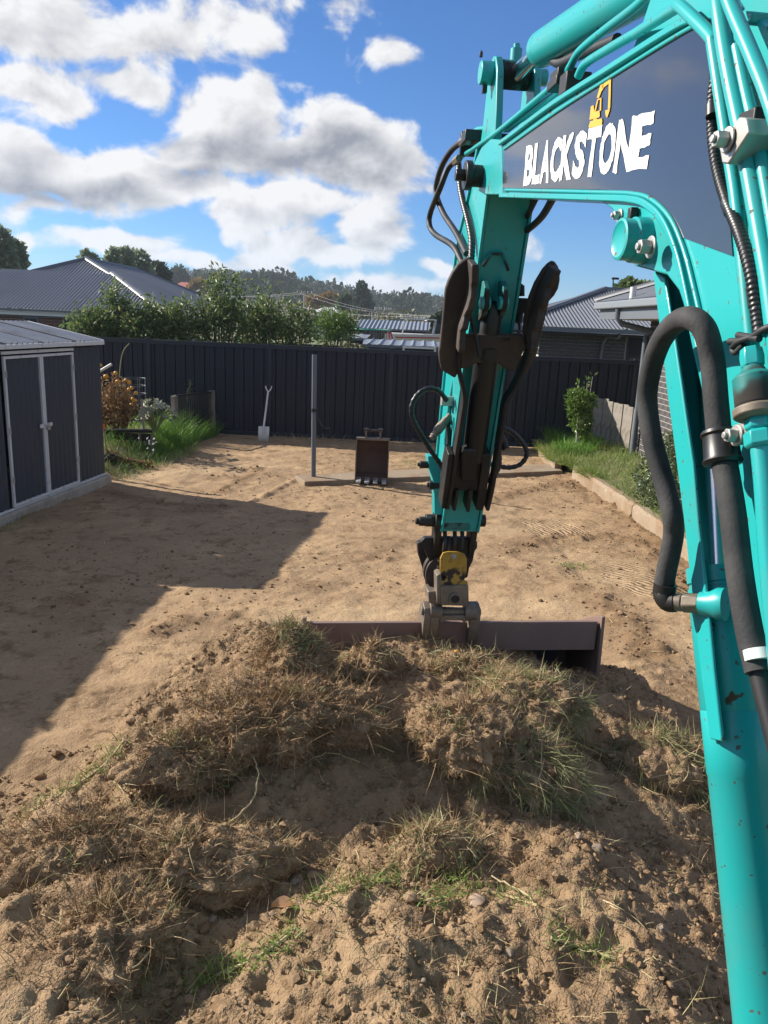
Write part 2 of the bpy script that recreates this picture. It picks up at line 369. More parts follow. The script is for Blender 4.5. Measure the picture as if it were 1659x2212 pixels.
def corrugated(poly, down, pitch, amp, k=6, kind='sine', thick=0.0):
    """sheet filling a convex planar polygon, ribs running along 'down'"""
    poly = [np.asarray(p, float) for p in poly]; n = V(0, 0, 0)
    for i in range(len(poly)): n = n + np.cross(poly[i] - poly[0], poly[(i + 1) % len(poly)] - poly[0])
    n = nrm(n); down = nrm(down - n * (n @ down)); e = np.cross(n, down); o = poly[0]
    q = [((p - o) @ e, (p - o) @ down) for p in poly]
    x0, x1 = min(a for a, b in q), max(a for a, b in q); N = max(2, int((x1 - x0) / pitch * k)); vs = []; fs = []; rows = 0
    for i in range(N + 1):
        x = x0 + 1e-4 + (x1 - x0 - 2e-4) * i / N; ys = []
        for j in range(len(q)):
            (ax, ay), (bx, by) = q[j], q[(j + 1) % len(q)]
            if (ax - x) * (bx - x) <= 0 and ax != bx: ys.append(ay + (by - ay) * (x - ax) / (bx - ax))
        if len(ys) < 2: continue
        ph = (x - x0) / pitch % 1.0
        if kind == 'sine': h = amp * math.sin(2 * math.pi * ph)
        elif kind == 'rib': h = amp if ph < .18 else 0.0
        else: h = amp * (1.0 if abs(ph - .5) < .055 else .25 * (ph > .5))      # broad pans parted by narrow deep grooves
        for y in (min(ys), max(ys)): vs.append(o + e * x + down * y + n * h)
        rows += 1
    for i in range(rows - 1): fs.append((2 * i, 2 * i + 2, 2 * i + 3, 2 * i + 1))
    return vs, fs
def blades(P, D, L, wd, bend, segs=3):
    """tapered strips: base points, directions, lengths, widths, bend vectors"""
    n = len(P); D = D / (np.linalg.norm(D, axis=1, keepdims=True) + 1e-9)
    side = np.cross(D, rng.normal(size=(n, 3))); side /= np.linalg.norm(side, axis=1, keepdims=True) + 1e-9
    rows = []
    for i in range(segs + 1):
        t = i / segs; c = P + D * (L * t)[:, None] + bend * (t * t)
        w_ = (wd * (1 - t) ** .6 * .5)[:, None]
        rows.append((c - side * w_, c + side * w_) if i < segs else (c,))
    per = 2 * segs + 1
    A = np.empty((n, per, 3)); k = 0
    for r in rows:
        for q in r: A[:, k] = q; k += 1
    base = (np.arange(n) * per)[:, None]; fs = []
    for i in range(segs - 1): fs += (base + np.array([2 * i, 2 * i + 1, 2 * i + 3, 2 * i + 2])).tolist()
    fs += (base + np.array([2 * segs - 2, 2 * segs - 1, 2 * segs])).tolist()
    return A.reshape(-1, 3), fs
def leaves(P, D, L, wd):
    """folded rhombic leaves"""
    n = len(P); D = D / (np.linalg.norm(D, axis=1, keepdims=True) + 1e-9)
    s = np.cross(D, rng.normal(size=(n, 3))); s /= np.linalg.norm(s, axis=1, keepdims=True) + 1e-9; up = np.cross(s, D)
    A = np.empty((n, 4, 3)); l = L[:, None]; w_ = wd[:, None] * .5
    A[:, 0] = P; A[:, 1] = P + D * l * .45 + s * w_ + up * w_ * .35; A[:, 2] = P + D * l; A[:, 3] = P + D * l * .45 - s * w_ + up * w_ * .35
    b = (np.arange(n) * 4)[:, None]
    return A.reshape(-1, 3), (b + np.array([0, 1, 2])).tolist() + (b + np.array([0, 2, 3])).tolist()
def unit(n): a = rng.normal(size=(n, 3)); return a / np.linalg.norm(a, axis=1, keepdims=True)
# value noise for terrain
def vnoise(x, y, seed=0):
    xi, yi = np.floor(x).astype(int), np.floor(y).astype(int); fx, fy = x - xi, y - yi
    fx, fy = fx * fx * (3 - 2 * fx), fy * fy * (3 - 2 * fy)
    def h(a, b):
        v = (a * 374761393 + b * 668265263 + seed * 974634777) & 0xffffffff
        v = ((v ^ (v >> 13)) * 1274126177) & 0xffffffff; return ((v ^ (v >> 16)) & 0xffff) / 65535.0
    return (h(xi, yi) * (1 - fx) + h(xi + 1, yi) * fx) * (1 - fy) + (h(xi, yi + 1) * (1 - fx) + h(xi + 1, yi + 1) * fx) * fy
def fbm(x, y, oct=4, seed=0, gain=.5):
    r = 0; a = 1; t = 0
    for i in range(oct): r = r + a * vnoise(x * 2 ** i, y * 2 ** i, seed + i * 17); t += a; a *= gain
    return r / t - .5
def grid(x, y, zf):
    X, Y = np.meshgrid(x, y); Z = zf(X, Y); n, m = X.shape
    vs = np.stack([X, Y, Z], -1).reshape(-1, 3); i = np.arange(n * m).reshape(n, m)
    fs = np.stack([i[:-1, :-1], i[:-1, 1:], i[1:, 1:], i[1:, :-1]], -1).reshape(-1, 4).tolist()
    return vs, fs
ICO = None
def rocks(C, R, sq=.7, rough=.25, sub=1):
    """many small irregular lumps as one vertex/face list"""
    bm = bmesh.new(); bmesh.ops.create_icosphere(bm, subdivisions=sub, radius=1); b = np.array([v.co[:] for v in bm.verts]); f = [[v.index for v in q.verts] for q in bm.faces]; bm.free()
    n = len(C); k = len(b); A = b[None] * (1 + rng.uniform(-rough, rough, (n, k, 1)))
    A = A * (np.stack([rng.uniform(.75, 1.25, n), rng.uniform(.75, 1.25, n), rng.uniform(sq - .2, sq + .2, n)], -1) * R[:, None])[:, None]
    a = rng.uniform(0, 6.28, n); c, s_ = np.cos(a)[:, None], np.sin(a)[:, None]
    X = A[..., 0] * c - A[..., 1] * s_; Y = A[..., 0] * s_ + A[..., 1] * c; A = np.stack([X, Y, A[..., 2]], -1) + C[:, None]
    F = (np.arange(n)[:, None, None] * k + np.array(f)[None]).reshape(-1, 3)
    return A.reshape(-1, 3), F.tolist()
def n3(p, s, seed): return (fbm(p[:, 0] * s + 5, p[:, 1] * s, 3, seed) + fbm(p[:, 1] * s, p[:, 2] * s + 9, 3, seed + 1) + fbm(p[:, 2] * s + 3, p[:, 0] * s, 3, seed + 2)) / 1.5
def shrub(name, label, cat, base, crowns, n, ll, lw, m, stems, bark='bark', group=None, shell=.55, droop=0.0, tw=.012, pinnate=False):
    """crowns: list of (centre, radii); leaves fill the crown volumes, mostly near the surface"""
    t = thing(name, base, label, cat, group); k = MB(); base = np.asarray(base, float)
    for c, r in crowns[:max(1, stems)]:
        c = np.asarray(c, float); P_ = spline([base + V(rng.uniform(-.03, .03), rng.uniform(-.03, .03), -.03), base + (c - base) * .5 + V(rng.uniform(-.1, .1), rng.uniform(-.1, .1), 0) * np.linalg.norm(c - base) * .4, c + V(0, 0, r[2] * .3)], 5); k.tube(P_, np.linspace(tw * 1.6, tw * .4, len(P_)), 7)
    k.build('trunk', bark, t, smooth=60)
    vol = np.array([r[0] * r[1] * r[2] for c, r in crowns]); cnt = np.maximum(1, (n * vol / vol.sum()).astype(int)); A_ = []; F_ = []; o = 0
    for (c, r), q in zip(crowns, cnt):
        d = unit(q); rad = shell + (1 - shell) * rng.random(q) ** .5; bump_ = 1 + .35 * n3(d * 2.2, 1.3, int(abs(c[0] * 10)) % 97 + 3)
        P_ = np.asarray(c) + d * (rad * bump_)[:, None] * np.asarray(r); D_ = d * .7 + unit(q) * .9 + V(0, 0, .25 - droop); L_ = rng.uniform(.7, 1.25, q) * ll
        if pinnate:   # a frond: leaflets along a short axis
            D_ = nrm_r(D_); Q = []; E_ = []
            for j in range(4): Q.append(P_ + D_ * (L_ * .55 * j)[:, None] + V(0, 0, -.15) * (L_ * j * j * .12)[:, None]); E_.append(D_ * .5 + unit(q) * .8)
            P_ = np.vstack(Q); D_ = np.vstack(E_); L_ = np.tile(L_, 4) * .75
        vs, fs = leaves(P_, D_, L_, L_ * lw / ll); A_.append(vs); F_ += [tuple(i + o for i in f) for f in fs]; o += len(vs)
    obj('crown', np.vstack(A_), F_, m, t, smooth=0); return t
nrm_r = lambda q: q / (np.linalg.norm(q, axis=1, keepdims=True) + 1e-9)

# ================================================================== THE SETTING
def bed_z(x, y):
    """raised garden bed in the far left corner"""
    e = np.interp(y, [9.5, 10.6, 12.0, 13.6, 15.3], [-4.3, -3.8, -3.7, -3.55, -3.3])
    t = np.clip((e - x) / .9, 0, 1); return .27 * t * t * (3 - 2 * t) * np.clip((y - 10.3) / .8, 0, 1)
_a, _b, _c = G(1180, 1330), G(1120, 1180), G(1600, 1250)
TRK = ((_a[0], _a[1], 1.15, 2.2, .3, 1.45, .062), (_b[0] - .6, _b[1] + .3, .9, 1.7, .1, 1.3, .058), (_a[0] - 1.0, _a[1] - 1.6, 3.1, 3.7, -.1, .55, .066))
STRIPS = [([G(u, v) for u, v in pts], w_) for pts, w_ in (([(1215, 1043), (1330, 1088), (1430, 1170), (1480, 1280)], .26), ([(1290, 1290), (1350, 1350), (1420, 1420), (1500, 1540)], .24), ([(1000, 1092), (1120, 1062), (1240, 1042)], .16),
          ([(1130, 1178), (1220, 1160), (1320, 1158), (1420, 1180)], .2), ([(230, 1062), (330, 1082), (480, 1096)], .14), ([(560, 1010), (520, 1040), (470, 1062)], .1), ([(330, 1370), (400, 1340), (500, 1330)], .12))]
PALE = [([G(u, v) for u, v in pts], w_) for pts, w_ in (([(1310, 1285), (1400, 1370), (1510, 1480)], .2), ([(1080, 1150), (1160, 1140)], .22), ([(300, 1030), (420, 1020), (560, 1005)], .35), ([(1480, 1380), (1540, 1520)], .3), ([(640, 1350), (900, 1320), (1200, 1310)], .3))]
def near_line(x, y, pts):
    d = np.full(np.shape(x), 9.0)
    for a, b in zip(pts[:-1], pts[1:]):
        ex, ey = b[0] - a[0], b[1] - a[1]; t = np.clip(((x - a[0]) * ex + (y - a[1]) * ey) / (ex * ex + ey * ey), 0, 1); d = np.minimum(d, np.hypot(x - a[0] - t * ex, y - a[1] - t * ey))
    return d
def loose_f(x, y):
    r = np.zeros(np.shape(x))
    for pts, w_ in STRIPS: r = np.maximum(r, np.exp(-(near_line(x, y, pts) / w_) ** 2))
    r = np.maximum(r, 1.4 * np.clip(fbm(x * 1.6, y * 1.6, 3, 81) * 2.4 - .28, 0, .6)); return np.clip(r * (.55 + 1.6 * (fbm(x * 7, y * 7, 3, 83) + .25)), 0, 1)
def track_f(x, y):
    M_ = np.zeros(np.shape(x)); S_ = np.zeros(np.shape(x))
    for cx, cy, r0, r1, a0, a1, pit in TRK:
        rr = np.hypot(x - cx, y - cy); an = np.arctan2(y - cy, x - cx)
        m = np.clip((rr - r0) / .08, 0, 1) * np.clip((r1 - rr) / .08, 0, 1) * np.clip((an - a0) / .15, 0, 1) * np.clip((a1 - an) / .15, 0, 1); S_ = np.where(m > M_, np.sin((rr + .02 * fbm(x * 5, y * 5, 2, 73)) / pit * 2 * np.pi), S_); M_ = np.maximum(M_, m)
    return M_, S_
def pale_f(x, y):
    r = track_f(x, y)[0] * .9
    for pts, w_ in PALE: r = np.maximum(r, np.exp(-(near_line(x, y, pts) / w_) ** 2))
    return np.clip(r * (.6 + 1.2 * (fbm(x * 5, y * 5, 3, 91) + .2)), 0, 1)
def yard_z(x, y):
    z = .07 * fbm(x * .8, y * .8, 3, 3) + .035 * fbm(x * 4, y * 4, 3, 5) + .022 * fbm(x * 14, y * 14, 3, 9)
    lf = loose_f(x, y); z = z + lf * (.012 + .11 * np.maximum(0, fbm(x * 7, y * 7, 3, 21)) + .05 * fbm(x * 17, y * 17, 3, 25))
    m, sn_ = track_f(x, y); z = z - m * .006
    tr = np.exp(-((x + 1.9 - .25 * (y - 9)) / .05) ** 2) * np.clip((y - 8.4) / .5, 0, 1) * np.clip((11.6 - y) / .5, 0, 1)
    z = z + tr * .03 * (1 + 2 * fbm(x * 9, y * 9, 2, 31))
    return z * np.clip((y - .2) / .5, 0, 1) + bed_z(x, y)
vs_, fs_ = grid(np.array([-3000, -60, -12, 12, 60, 3000.]), np.array([-200, -20, 20, 60, 220, 900, 5200.]), lambda X, Y: X * 0 - .12)
obj('ground', vs_, fs_, 'lawn', smooth=0, kind='structure')
vs_, fs_ = grid(np.arange(-7.4, 3.55, .033), np.concatenate([np.arange(.2, 9, .036), np.arange(9, 15.7, .05)]), yard_z)
yo = obj('yard_soil', vs_, fs_, 'soil', smooth=180, kind='structure')
for nm_, f_ in (('loose', loose_f), ('pale', pale_f)):
    at = yo.data.attributes.new(nm_, 'FLOAT', 'POINT'); at.data.foreach_set('value', f_(vs_[:, 0], vs_[:, 1]).astype(np.float32))
# fine track-pad relief pressed into the earth
_t = MATS['soil'].node_tree; _n = NB(_t); _pos = _n.n('ShaderNodeNewGeometry').outputs['Position']; _h = None; _bs = _t.nodes['Principled BSDF']
for i_, (cx_, cy_, r0_, r1_, a0_, a1_, pit_) in enumerate(TRK):
    x_, y_ = vs_[:, 0], vs_[:, 1]; rr = np.hypot(x_ - cx_, y_ - cy_); an = np.arctan2(y_ - cy_, x_ - cx_)
    mk = np.clip((rr - r0_) / .1, 0, 1) * np.clip((r1_ - rr) / .1, 0, 1) * np.clip((an - a0_) / .2, 0, 1) * np.clip((a1_ - an) / .2, 0, 1) * np.clip(.25 + 2.2 * (fbm(x_ * 2.5, y_ * 2.5, 3, 95) + .35), 0, 1)
    at = yo.data.attributes.new('track%d' % i_, 'FLOAT', 'POINT'); at.data.foreach_set('value', mk.astype(np.float32)); an_ = _n.n('ShaderNodeAttribute'); an_.attribute_name = 'track%d' % i_
    dst = _n.vmath('LENGTH', _n.vmath('MULTIPLY', _n.vmath('SUBTRACT', _pos, (cx_, cy_, 0)), (1, 1, 0))); wob_ = _n.math('MULTIPLY', _n.noise(_pos, 4, 2), .09)
    sn1 = _n.math('MULTIPLY', _n.math('SINE', _n.math('MULTIPLY', _n.math('ADD', dst, wob_), 2 * math.pi / pit_)), an_.outputs['Fac']); _h = sn1 if _h is None else _n.math('ADD', _h, sn1)
_b2 = _n.n('ShaderNodeBump'); _b2.inputs['Strength'].default_value = 1.0; _b2.inputs['Distance'].default_value = .009; _n.link(_h, _b2.inputs['Height']); _old = _bs.inputs['Normal'].links[0].from_socket; _n.link(_old, _b2.inputs['Normal']); _n.link(_b2.outputs[0], _bs.inputs['Normal'])
# crumbs of earth lying on the scraped yard
n = 5200; cx = rng.uniform(-3.6, 3.1, n); cy = 15.2 - 11 * rng.random(n) ** .8; keep = (vnoise(cx * 1.3, cy * 1.3, 77) > .42) | (cx > 2.2); cx, cy = cx[keep], cy[keep]
r = np.minimum(.024, .003 + rng.exponential(.0042, len(cx)))
vs_, fs_ = rocks(np.stack([cx, cy, yard_z(cx, cy) + r * .2], -1), r); obj('soil_crumbs', vs_, fs_, 'clod', smooth=0, kind='stuff')
n = 9000; cx = rng.uniform(-3, 3.2, n); cy = rng.uniform(4.8, 13, n); kp = loose_f(cx, cy) > rng.uniform(.15, .9, n); cx, cy = cx[kp], cy[kp]; n = len(cx); r = np.minimum(.026, .003 + rng.exponential(.0055, n))
vs_, fs_ = rocks(np.stack([cx, cy, yard_z(cx, cy) + r * .3], -1), r); obj('loose_clods', vs_, fs_, 'clod', smooth=0, kind='stuff')
# dry straw trodden into the yard
n = 1800; cx = rng.uniform(-3.4, 3.0, n); cy = rng.uniform(5.0, 15.1, n)
a = rng.uniform(0, 6.28, n); vs_, fs_ = blades(np.stack([cx, cy, yard_z(cx, cy) + .004], -1), np.stack([np.cos(a), np.sin(a), rng.uniform(0, .25, n)], -1), rng.uniform(.03, .12, n), rng.uniform(.003, .006, n), unit(n) * .015, 2)
obj('straw_litter', vs_, fs_, 'straw', kind='stuff')

# ---- verge behind the kerb on the right
KERB = [G(1160, 960, .2), G(1199, 995, .2), G(1237, 1006, .2), G(1300, 1045, .2), G(1367, 1087, .2), G(1450, 1145, .2)]
kx = [p[0] for p in KERB]; ky = [p[1] for p in KERB]
KY = [2.0] + ky[::-1] + [15.6]; KX = [kx[-1] + .35] + kx[::-1] + [kx[0]]
def kerb_x(y): return np.interp(y, KY, KX)
def verge_z(x, y): return .17 + .05 * fbm(x * 2, y * 2, 3, 41) + .03 * np.clip(x - kerb_x(y), 0, 2)
ys = np.arange(4.0, 15.6, .1); vs_ = []; fs_ = []
for j, y in enumerate(ys):
    x0 = float(kerb_x(y)) + .03
    for i, x in enumerate(np.linspace(x0, 7.5, 24)): vs_.append((x, y, float(verge_z(np.array(x), np.array(y)))))
for j in range(len(ys) - 1):
    for i in range(23): fs_.append((24 * j + i, 24 * j + i + 1, 24 * j + 25 + i, 24 * j + 24 + i))
obj('verge', vs_, fs_, 'green_soil', smooth=180, kind='structure')
def kerb(p0, p1, label):
    p0, p1 = V(*p0), V(*p1); d = nrm(p1 - p0); nx = V(d[1], -d[0], 0) * (1 if V(d[1], -d[0], 0)[0] > 0 else -1)
    L = np.linalg.norm((p1 - p0)[:2]); N = max(2, int(L / .12)); vs = []; fs = []
    for i in range(N + 1):
        b = p0 + (p1 - p0) * i / N; j = rng.uniform(-.008, .008, 6)
        prof = [(0 + j[0], -.12), (0 + j[1], .16 + j[2]), (.025, .2 + j[3]), (.115, .2 + j[4]), (.13, -.12)]
        vs += [V(b[0], b[1], 0) + nx * a + V(0, 0, z) for a, z in prof]
    for i in range(N):
        for k in range(4): fs.append((5 * i + k, 5 * i + k + 1, 5 * i + 6 + k, 5 * i + 5 + k))
    fs += [(0, 1, 2, 3, 4), tuple(5 * N + k for k in (4, 3, 2, 1, 0))]
    obj('concrete_kerb', vs, fs, 'soily_concrete', smooth=30, label=label, cat='kerb', group='concrete garden edging')
kerb(KERB[0], KERB[1], 'short concrete kerb section near the back fence, left of the grass verge')
kerb(KERB[2], KERB[4], 'long concrete kerb section holding the grass verge beside the tracked dirt')
kerb(KERB[4] + V(.0, -.02, 0), KERB[5] + (KERB[5] - KERB[4]) * 1.6, 'concrete kerb section below the small-leaved hedge bush')
# ---- concrete strip across the yard
sl = [G(636, 1027, .06), G(658, 1041, .06), G(1216, 1017, .06), G(1190, 1003, .06), G(900, 1014, .06)]
m = MB(); m.prism([V(p[0], p[1], -.1) for p in sl], (0, 0, .165)); m.build('concrete_strip', 'soily_concrete', smooth=0, bevel=.012, kind='structure')

# ---- steel sheet fences
def sheet_fence(name, p0, p1, z0, h, label, mirror=1, first=0.0, bay=2.4):
    p0, p1 = V(*p0, 0), V(*p1, 0); d = nrm(p1 - p0); L = np.linalg.norm(p1 - p0); nn = V(d[1], -d[0], 0) * mirror
    t = thing(name, p0 + V(0, 0, z0), label, 'fence')
    xs = [x for x in np.arange(first, L + .01, bay)]
    for x in xs:
        q = p0 + d * x; m = MB(); m.box(q + V(0, 0, z0 + h / 2 + .012), (.075, .06, h + .024), (d, nn, (0, 0, 1)))
        m.box(q + V(0, 0, z0 + h + .032), (.085, .075, .016), (d, nn, (0, 0, 1))); m.build('post', 'fence_rail', t, bevel=.004)
    ed = ([0.0] if first > .2 else []) + xs + ([L] if L - xs[-1] > .2 else [])
    for a, b in zip(ed[:-1], ed[1:]):
        A, B = p0 + d * (a + .022), p0 + d * (b - .022)
        for zz, hh in ((z0 + .045, .07), (z0 + h - .035, .07)):
            m = MB(); m.bar(A + V(0, 0, zz), B + V(0, 0, zz), .052, hh)
            if zz > z0 + .5: m.bar(A + V(0, 0, zz + .041), B + V(0, 0, zz + .041), .066, .012)
            m.build('rail', 'fence_rail', t, bevel=.003)
        k = max(1, round((b - a) / .8))
        for i in range(k):
            q0, q1 = A + (B - A) * i / k, A + (B - A) * (i + 1) / k + d * (.02 if i < k - 1 else 0); o = nn * (.006 if i % 2 else .0)
            vs, fs = corrugated([q0 + o + V(0, 0, z0 + .08), q1 + o + V(0, 0, z0 + .08), q1 + o + V(0, 0, z0 + h - .07), q0 + o + V(0, 0, z0 + h - .07)], V(0, 0, 1), np.linalg.norm(q1 - q0) / 4, -.03 * mirror, 20, 'pan')
            obj('fence_sheet', vs, fs, 'fence_sheet', t, smooth=20)
    return t
sheet_fence('back_fence', (-7.18, 15.42), (7.3, 15.42), .0, 1.80, 'long dark charcoal steel sheet fence across the back of the yard')
sheet_fence('side_fence', (-4.88, 7.5), (-4.88, -4.5), 0, 1.8, 'charcoal steel sheet side fence running from the shed, outside the picture', mirror=-1)
q0, q1 = AY(130, 707, 18.6), AY(-200, 690, 18.6)
sheet_fence('neighbour_fence', (-15, 18.6), (-6.2, 18.6), .05, 1.82, 'dark neighbour fence glimpsed above the shed roof, in front of the brown brick house')
q0, q1 = AY(588, 741, 21), AY(790, 751, 21)
sheet_fence('neighbour_fence', (q0[0] - 1.0, 21), (q1[0] + .6, 21), .0, float(q0[2]), 'dark neighbour fence below the bushes, behind the back fence')

# ---- garden shed
SA = V(-3.94, 10.54, 0); SB = V(-4.28, 7.70, 0); sd = nrm(SA - SB); sn = V(sd[1], -sd[0], 0)     # sn: outwards, towards the yard
SL = np.linalg.norm(SA - SB); DEP = 2.0
def FP(u, v):
    dd = ray(u, v); t = ((SA - CAM) @ sn) / (dd @ sn); p = CAM + dd * t; return (p - SB) @ sd, p[2]
shed = thing('garden_shed', SB, 'dark grey metal garden shed with pale door frames, left', 'shed')
slab = MB(); slab.prism([SB - sd * .15 + sn * .1 + V(0, 0, -.1), SA + sd * .02 + sn * .1 + V(0, 0, -.1), SA + sd * .02 - sn * 2.2 + V(0, 0, -.1), SB - sd * .15 - sn * 2.2 + V(0, 0, -.1)], (0, 0, .21))
slab.build('shed_slab', 'concrete', smooth=0, bevel=.02, kind='structure')
xm = [FP(12, 930)[0], FP(93, 930)[0], FP(162, 930)[0]]
print('shed door xs', xm, SL, FP(212, 742), FP(222, 1040))
Z0, Z1 = .115, 1.86
def wallpt(x, z, o=0): return SB + sd * x + sn * o + V(0, 0, z)
def shed_wall(name, x0, x1, o, par=shed, z0=Z0, z1=Z1):
    vs, fs = corrugated([wallpt(x0, z0, o), wallpt(x1, z0, o), wallpt(x1, z1, o), wallpt(x0, z1, o)], V(0, 0, 1), .105, .011, 8, 'sine'); return obj(name, vs, fs, 'shed_sheet', par, smooth=50)
shed_wall('front_wall', 0, xm[0] - .03, 0); shed_wall('front_wall', xm[2] + .03, SL, 0)
for i in (0, 1):
    x0, x1 = xm[i] + .006, xm[i + 1] - .006
    dr = shed_wall('door', x0 + .03, x1 - .03, .012, z0=Z0 + .05, z1=Z1 - .09)
    for nm, a, b in (('door_stile', (x0 + .014, Z0 + .02), (x0 + .014, Z1 - .05)), ('door_stile', (x1 - .014, Z0 + .02), (x1 - .014, Z1 - .05)),
                     ('door_rail', (x0 + .028, Z0 + .035), (x1 - .028, Z0 + .035)), ('door_rail', (x0 + .028, Z1 - .066), (x1 - .028, Z1 - .066))):
        mm = MB(); mm.bar(wallpt(*a, .025), wallpt(*b, .025), .03, .028, up=sn if a[0] != b[0] else sn); mm.build(nm, 'shed_frame', dr, bevel=.002)
    for zz in (.45, 1.0, 1.62):
        mm = MB(); mm.box(wallpt(x0 + .014 if i == 0 else x1 - .014, zz, .044), (.022, .008, .07), (sd, sn, (0, 0, 1))); mm.build('hinge', 'zinc', dr)
hz_ = FP(92, 918)[1]
hs = MB(); hs.box(wallpt(xm[1], hz_, .046), (.26, .01, .045), (sd, sn, (0, 0, 1))); hs = hs.build('hasp', 'white_trim', shed, bevel=.002)
mm = MB(); mm.cyl(wallpt(xm[1] - .05, hz_ + .005, .05), wallpt(xm[1] + .05, hz_ + .012, .06), .012, n=10); mm.build('bolt', 'zinc', hs)
mm = MB(); mm.box(wallpt(xm[1] + .02, hz_ - .035, .065), (.042, .02, .045), (sd, sn, (0, 0, 1))); mm.tube([wallpt(xm[1] + .02 + .015 * math.cos(a), hz_ - .012 + .024 * math.sin(a), .065) for a in np.linspace(0, math.pi, 9)], .0035, 6); mm.build('padlock', 'zinc', hs, bevel=.003)
for x0, o, nm, dd_ in ((0, 0, 'end_wall', -1), (SL, 0, 'end_wall', 1)):
    a = SB + sd * x0; rz = Z1 + .25
    vs, fs = corrugated([a + V(0, 0, Z0), a - sn * DEP + V(0, 0, Z0), a - sn * DEP + V(0, 0, Z1), a - sn * DEP / 2 + V(0, 0, rz), a + V(0, 0, Z1)], V(0, 0, 1), .105, .011, 8); obj(nm, vs, fs, 'shed_sheet', shed, smooth=50)
a = SB - sn * DEP; vs, fs = corrugated([a + V(0, 0, Z0), a + sd * SL + V(0, 0, Z0), a + sd * SL + V(0, 0, Z1), a + V(0, 0, Z1)], V(0, 0, 1), .105, .011, 6); obj('back_wall', vs, fs, 'shed_sheet', shed, smooth=50)
EZ = FP(212, 737)[1]
for sg, nm in ((1, 'roof_sheet'), (-1, 'roof_sheet')):
    e0 = SB - sn * DEP / 2 + sn * sg * (DEP / 2 + .07) - sd * .05; e1 = e0 + sd * (SL + .06); r0 = SB - sn * DEP / 2 - sd * .05; r1 = r0 + sd * (SL + .06)
    rz = EZ + .19 * (DEP / 2 + .07)
    for i in range(4):
        f0, f1 = i / 4, (i + 1) / 4; ov = .004 * (i % 2)
        vs, fs = corrugated([e0 + (e1 - e0) * f0 + V(0, 0, EZ + ov), e0 + (e1 - e0) * f1 + V(0, 0, EZ + ov), r0 + (r1 - r0) * f1 + V(0, 0, rz + ov), r0 + (r1 - r0) * f0 + V(0, 0, rz + ov)], sn * sg + V(0, 0, -.19), .105, .024, 12, 'rib')
        obj(nm, vs, fs, 'shed_roof', shed, smooth=50)
    mm = MB(); mm.bar(e0 + V(0, 0, EZ - .018), e1 + V(0, 0, EZ - .018), .022, .05); mm.build('eave_trim', 'shed_frame', shed, bevel=.004)
    for q, rr in ((e0, r0), (e1, r1)):
        mm = MB(); mm.bar(q + V(0, 0, EZ + .004), rr + V(0, 0, rz + .004), .03, .035); mm.build('rake_trim', 'shed_frame', shed, bevel=.004)
mm = MB(); mm.bar(wallpt(xm[0] - .02, Z1 - .015, .016), wallpt(xm[2] + .02, Z1 - .015, .016), .03, .035); mm.build('door_head', 'shed_frame', shed, bevel=.003)
mm = MB(); mm.bar(wallpt(0, Z0 + .0, .014), wallpt(SL, Z0 + .0, .014), .035, .022); mm.build('door_track', 'shed_frame', shed, bevel=.002)
mm = MB(); mm.bar(wallpt(SL + .002, Z0, -.02), wallpt(SL + .002, Z1, -.02), .05, .012, up=sd); mm.build('corner_post', 'shed_sheet', shed)

# ---- brick houses
def brick_face(par, o, ud, w, z0, rows, m, nrmv, bl=.23, bh=.076, j=.012, proto={}):
    """individually laid bricks over a mortar face (o = lower left corner, ud = along the wall)"""
    o = V(*o); ud = nrm(ud); nv = nrm(nrmv); k = 0; key = (m, round(ud[0], 3), round(ud[1], 3), bl)
    for r in range(rows):
        off = -(bl + j) / 2 if r % 2 else 0; x = off
        while x < w - .02:
            a, b = max(0, x), min(w, x + bl)
            if b - a > .03:
                c = o + ud * ((a + b) / 2) + V(0, 0, z0 + r * (bh + j) + bh / 2) + nv * .004
                full = b - a > bl - .001
                if full and key in proto: share(proto[key], par, c)
                else:
                    mm = MB(); mm.box(c, (b - a, .03, bh), (ud, nv, (0, 0, 1))); ob = mm.build('brick', m, par, smooth=0)
                    if full: proto[key] = ob
                k += 1
            x += bl + j
    return k
def hip_plane(par, poly, down, name, m, pitch=.09, amp=.012, k=4):
    vs, fs = corrugated(poly, down, pitch, amp, k); return obj(name, vs, fs, m, par, smooth=60)
def cap(par, a, b, m='slate_roof', w=.075, h=.035, name='ridge_cap'):
    mm = MB(); a, b = V(*a), V(*b); d = nrm(b - a); x = nrm(np.cross(d, V(0, 0, 1))); up = np.cross(x, d)
    prof = [(-w, -.04), (-w * .6, .0), (-.05, h), (.05, h), (w * .6, .0), (w, -.04)]
    N = len(prof); vs = [q + x * px + up * (pz + .03) for q in (a, b) for px, pz in prof]
    mm.add(vs, [(i, i + 1, N + i + 1, N + i) for i in range(N - 1)]); mm.build(name, m, par, smooth=60)

# left house
hA = AY(184, 559, 28.5); hC = AY(371, 677, 24.5); xr = hC[0]; hw = xr - hA[0]
hB = V(hA[0], AX(298, 583, hA[0])[1], hA[2]); hD = V(xr, hB[1] + hw, hC[2]); zl = hC[2]
LH = thing('brick_house', (hA[0], hC[1], 0), 'brown brick house with slate-grey hip roof behind the left bushes', 'house')
c0 = V(xr, hC[1], zl); cL = V(hA[0] - hw, hC[1], zl); dL = V(hA[0] - hw, hD[1], zl)
hip_plane(LH, [c0, hA, cL], V(0, -1, -.6), 'front_roof', 'slate_roof', .11, .018)
hip_plane(LH, [c0, hD, hB, hA], V(1, 0, -.6), 'side_roof', 'slate_roof', .11, .012)
hip_plane(LH, [cL, hA, hB, dL], V(-1, 0, -.6), 'side_roof', 'slate_roof', .11, .012)
cap(LH, c0 + V(0, 0, .02), hA + V(0, 0, .02)); cap(LH, hA, hB); cap(LH, hB, hD); cap(LH, cL, hA)
